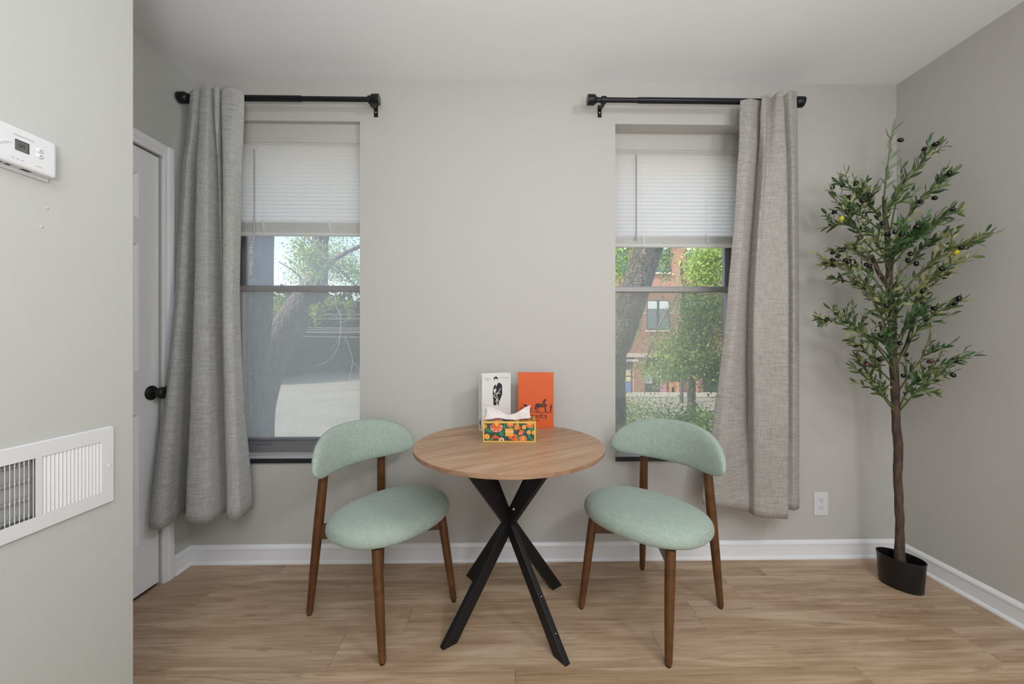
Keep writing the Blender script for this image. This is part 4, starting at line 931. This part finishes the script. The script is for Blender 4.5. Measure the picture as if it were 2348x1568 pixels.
def leafmass(mb, c, rx, ry, rz, n, size, rr, w_=(0, 0, 1, 2)):
    for _ in range(int(n*LEAF_N)):
        u = Vector((rr.gauss(0, .5), rr.gauss(0, .5), rr.gauss(0, .5)))
        p = Vector(c)+Vector((u.x*rx, u.y*ry, u.z*rz)); d = Vector((rr.uniform(-1, 1), rr.uniform(-1, 1), rr.uniform(-1.4, .3))).normalized()
        s_ = d.cross(Vector((rr.uniform(-1, 1), rr.uniform(-1, 1), rr.uniform(-1, 1)))).normalized(); l = size*rr.uniform(.6, 1.3); wd = l*.28
        mb.add([p, p+d*l*.5+s_*wd, p+d*l, p+d*l*.5-s_*wd], [(0, 1, 2, 3)], rr.choice(w_))
def tree(name, base, trunk, limbs, masses, M_b, label, seed, leaf=.12):
    o = empty(name, base); tag(o, label, 'tree'); rr = random.Random(seed); B = Vector(base)
    m2 = MB(); P3 = [Vector(p[:3])-B for p in trunk]; rd = [p[3] for p in trunk]
    sp_ = smooth_path([tuple(p)+(r,) for p, r in zip(P3, rd)], 20); m2.tube([p[:3] for p in sp_], [p[3] for p in sp_], 16).build('trunk', M_b, o, smooth=60)
    for lb in limbs:
        q = smooth_path([tuple(Vector(p[:3])-B)+(p[3],) for p in lb], 12); MB().tube([p[:3] for p in q], [p[3] for p in q], 8).build('limb', M_b, o, smooth=60)
    m2 = MB()
    for c, rx, ry, rz, n, ww in masses: leafmass(m2, Vector(c)-B, rx, ry, rz, n, leaf, rr, ww)
    f = m2.build('foliage', M_leafs, o); f['kind'] = 'stuff'; return o
def T4(px, py, Y, r): p = at(px, py, Y); return (p.x, p.y, p.z, r)
def gb(px, Y): return ((px-CX)/F*Y, Y, GZ)
# thick leaning trunk in the right window
b0 = gb(1400, 7.5)
tree('street_tree', b0, [(b0[0], 7.5, GZ, .36), T4(1396, 860, 7.5, .31), T4(1416, 780, 7.5, .29), T4(1448, 690, 7.5, .27), T4(1464, 640, 7.5, .265), T4(1486, 570, 7.5, .265), T4(1530, 440, 7.5, .22)],
     [[T4(1500, 520, 7.5, .1), T4(1560, 430, 7, .07), T4(1640, 380, 6.6, .04)]],
     [(at(1425, 600, 11), .45, .5, .8, 500, (0, 0, 1)), (at(1525, 600, 8.5), .14, .2, .42, 110, (0, 1, 0)), (at(1460, 380, 9), 2.5, 2, 1.2, 2600, (0, 1, 2)), ((-.7, 6.6, 4.9), 2.0, 1.6, 1.3, 4200, (0, 1, 2)), (at(1462, 735, 9), .08, .1, .3, 30, (0, 0))], M_trunk,
     'leaning thick tree trunk close outside the right window', 4, .07)
# leafy maple behind it
b0 = gb(1590, 13)
tree('street_tree', b0, [(b0[0], 13, GZ, .16), T4(1585, 900, 13, .13), T4(1580, 780, 13, .11), T4(1565, 690, 13, .08), T4(1560, 600, 13, .05)],
     [[T4(1582, 800, 13, .06), T4(1600, 740, 12.6, .04), T4(1590, 640, 12.4, .02)], [T4(1480, 830, 12.5, .03), T4(1515, 740, 12.5, .035), T4(1575, 640, 12.8, .03)]],
     [(at(1625, 605, 12), .62, .9, .75, 1700, (0, 1, 1, 1)), (at(1612, 720, 12), .72, 1, .8, 1700, (0, 0, 2, 1)), (at(1575, 800, 12), .95, 1, .6, 1700, (0, 1, 1, 2)), (at(1530, 850, 12), .8, .9, .35, 500, (0, 0, 1)), (at(1640, 850, 12), .5, .8, .6, 700, (0, 2, 0))], M_trunk,
     'leafy green street tree before the brick building in the right window', 9, .088)
# low bushes below the right window, sunlit tops
for (px, py, Y, rx, rz, n, lab) in ((1600, 985, 7, .9, .35, 1100, 'sunlit shrub top low in the right window'), (1450, 960, 12, 1.6, .8, 1500, 'hazy green shrub low at the left of the right window')):
    c = at(px, py, Y); o = empty('shrub', (c.x, Y, GZ)); tag(o, lab, 'shrub')
    m2 = MB(); rr = random.Random(px); leafmass(m2, (0, 0, c.z-GZ), rx, .9, rz, n, .07, rr, (1, 0, 0, 2)); f = m2.build('foliage', M_leafs, o); f['kind'] = 'stuff'
    MB().tube([(0, 0, 0), (.05, 0, c.z-GZ)], [.07, .03], 7).build('stem', M_trunk, o)
# left window: forked tree
b0 = gb(560, 5.2)
tree('street_tree', b0, [(b0[0], 5.2, GZ, .34), T4(570, 1000, 5.2, .24), T4(578, 860, 5.2, .19), T4(590, 700, 5.2, .185), T4(592, 600, 5.2, .18), T4(596, 500, 5.2, .17), T4(600, 350, 5.2, .15)], [],
     [(at(700, 300, 6), 1.2, 1, .6, 500, (0, 1))], M_trunk2, 'straight bark trunk at the left edge of the left window', 5, .12)
b0 = gb(575, 7.5)
tree('street_tree', b0, [(b0[0], 7.5, GZ, .42), T4(588, 1000, 7.5, .30), T4(598, 900, 7.5, .30), T4(626, 810, 7.5, .31), T4(668, 740, 7.5, .30), T4(710, 680, 7.5, .28), T4(728, 620, 7.5, .19), T4(735, 520, 7.5, .12)],
     [[T4(715, 670, 7.5, .10), T4(760, 600, 7.2, .05), T4(835, 560, 7, .03)], [T4(690, 530, 7.3, .02), T4(760, 600, 7, .018), T4(820, 660, 7, .012)], [T4(730, 640, 7.5, .05), T4(740, 590, 7.6, .04), T4(755, 530, 7.7, .03)], [T4(660, 690, 7.5, .03), T4(690, 640, 7.6, .02), T4(640, 600, 7.7, .01)]],
     [(at(765, 590, 9), .75, .8, .55, 1300, (1, 1, 0)), (at(720, 600, 6.6), .30, .3, .35, 420, (1, 1, 0)), (at(690, 570, 6.6), .16, .3, .3, 200, (1, 1, 0)), (at(700, 630, 9), .4, .6, .35, 420, (1, 0)), (at(800, 625, 8), .4, .6, .3, 500, (1, 0)), (at(640, 700, 10), .2, .6, .35, 260, (1, 1, 0)),
      (at(728, 715, 6), .09, .1, .14, 110, (1, 1, 0)), (at(762, 690, 6), .10, .1, .08, 100, (1, 1, 0)), (at(803, 705, 6), .07, .1, .12, 100, (1, 1, 0)), (at(740, 420, 9), 1.5, 1, .6, 900, (0, 1))], M_trunk2,
     'forked tree leaning right behind the trunk in the left window', 6, .045)
M_twig = mat('pale bare twig', '#E4DCCF', .8)
c0 = at(770, 700, 5.5); tw = empty('dead_branch', c0); tag(tw, 'pale bare twigs hanging down in front of the left window view', 'branch')
for path, r0 in (([(765,650),(770,700),(781,725),(780,765),(775,795),(755,825),(722,840)], .012), ([(780,740),(795,735),(801,712)], .008), ([(779,770),(768,790),(748,808)], .006), ([(790,770),(802,800),(808,830),(800,870),(790,900),(775,925),(733,938)], .008), ([(808,828),(822,845),(823,862),(812,870),(795,868)], .006), ([(795,880),(785,920),(792,927),(748,932)], .005), ([(785,925),(770,965),(745,985),(715,992),(700,985),(697,965)], .005)):
    q = smooth_path([tuple(at(x, y, 5.5)-c0) for x, y in path], 20); MB().tube(q, [.5*r0*(1-.6*i/20) for i in range(20)], 5).build('twig', M_twig, tw, smooth=60)
# hedge row, far building and wires beyond
hd = empty('hedge', (-30, 60, GZ)); tag(hd, 'dark dense tree row in shade behind the left window wires', 'hedge'); rr = random.Random(2)
m2 = MB(); leafmass(m2, (0, 0, 6.4), 24, 2.0, 4.6, 7000, 1.1, rr, (2, 2, 2, 0)); f = m2.build('foliage', [mat('blue green shaded leaf', '#33504A', .8), M_leafs[0], mat('dark shaded leaf', '#2C4740', .8)], hd); f['kind'] = 'stuff'  # shade of the tree row is painted into these leaf colours
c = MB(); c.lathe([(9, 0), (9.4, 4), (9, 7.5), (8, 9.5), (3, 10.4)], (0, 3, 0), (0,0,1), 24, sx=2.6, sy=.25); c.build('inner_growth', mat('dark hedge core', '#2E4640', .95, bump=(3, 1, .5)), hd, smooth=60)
for i, (ya, yb) in enumerate(((716, 718), (728, 727), (747, 750), (752, 754), (759, 758), (766, 772))):
    a, b_ = at(560, ya, 14+i*.2), at(960, yb, 15+i*.2); m2 = MB(); q = [a.lerp(b_, k/10)+Vector((0, 0, -.06*math.sin(math.pi*k/10))) for k in range(11)]
    o = m2.tube([p-a for p in q], .014 if i != 4 else .022, 5).build('power_wire', M_walk, loc=a)
    tag(o, ['topmost', 'second from the top', 'third from the top', 'third from the bottom', 'thicker brighter one, second from the bottom', 'lowest'][i]+' of the pale power wires across the left window', 'wire', 'power wires in the left window')
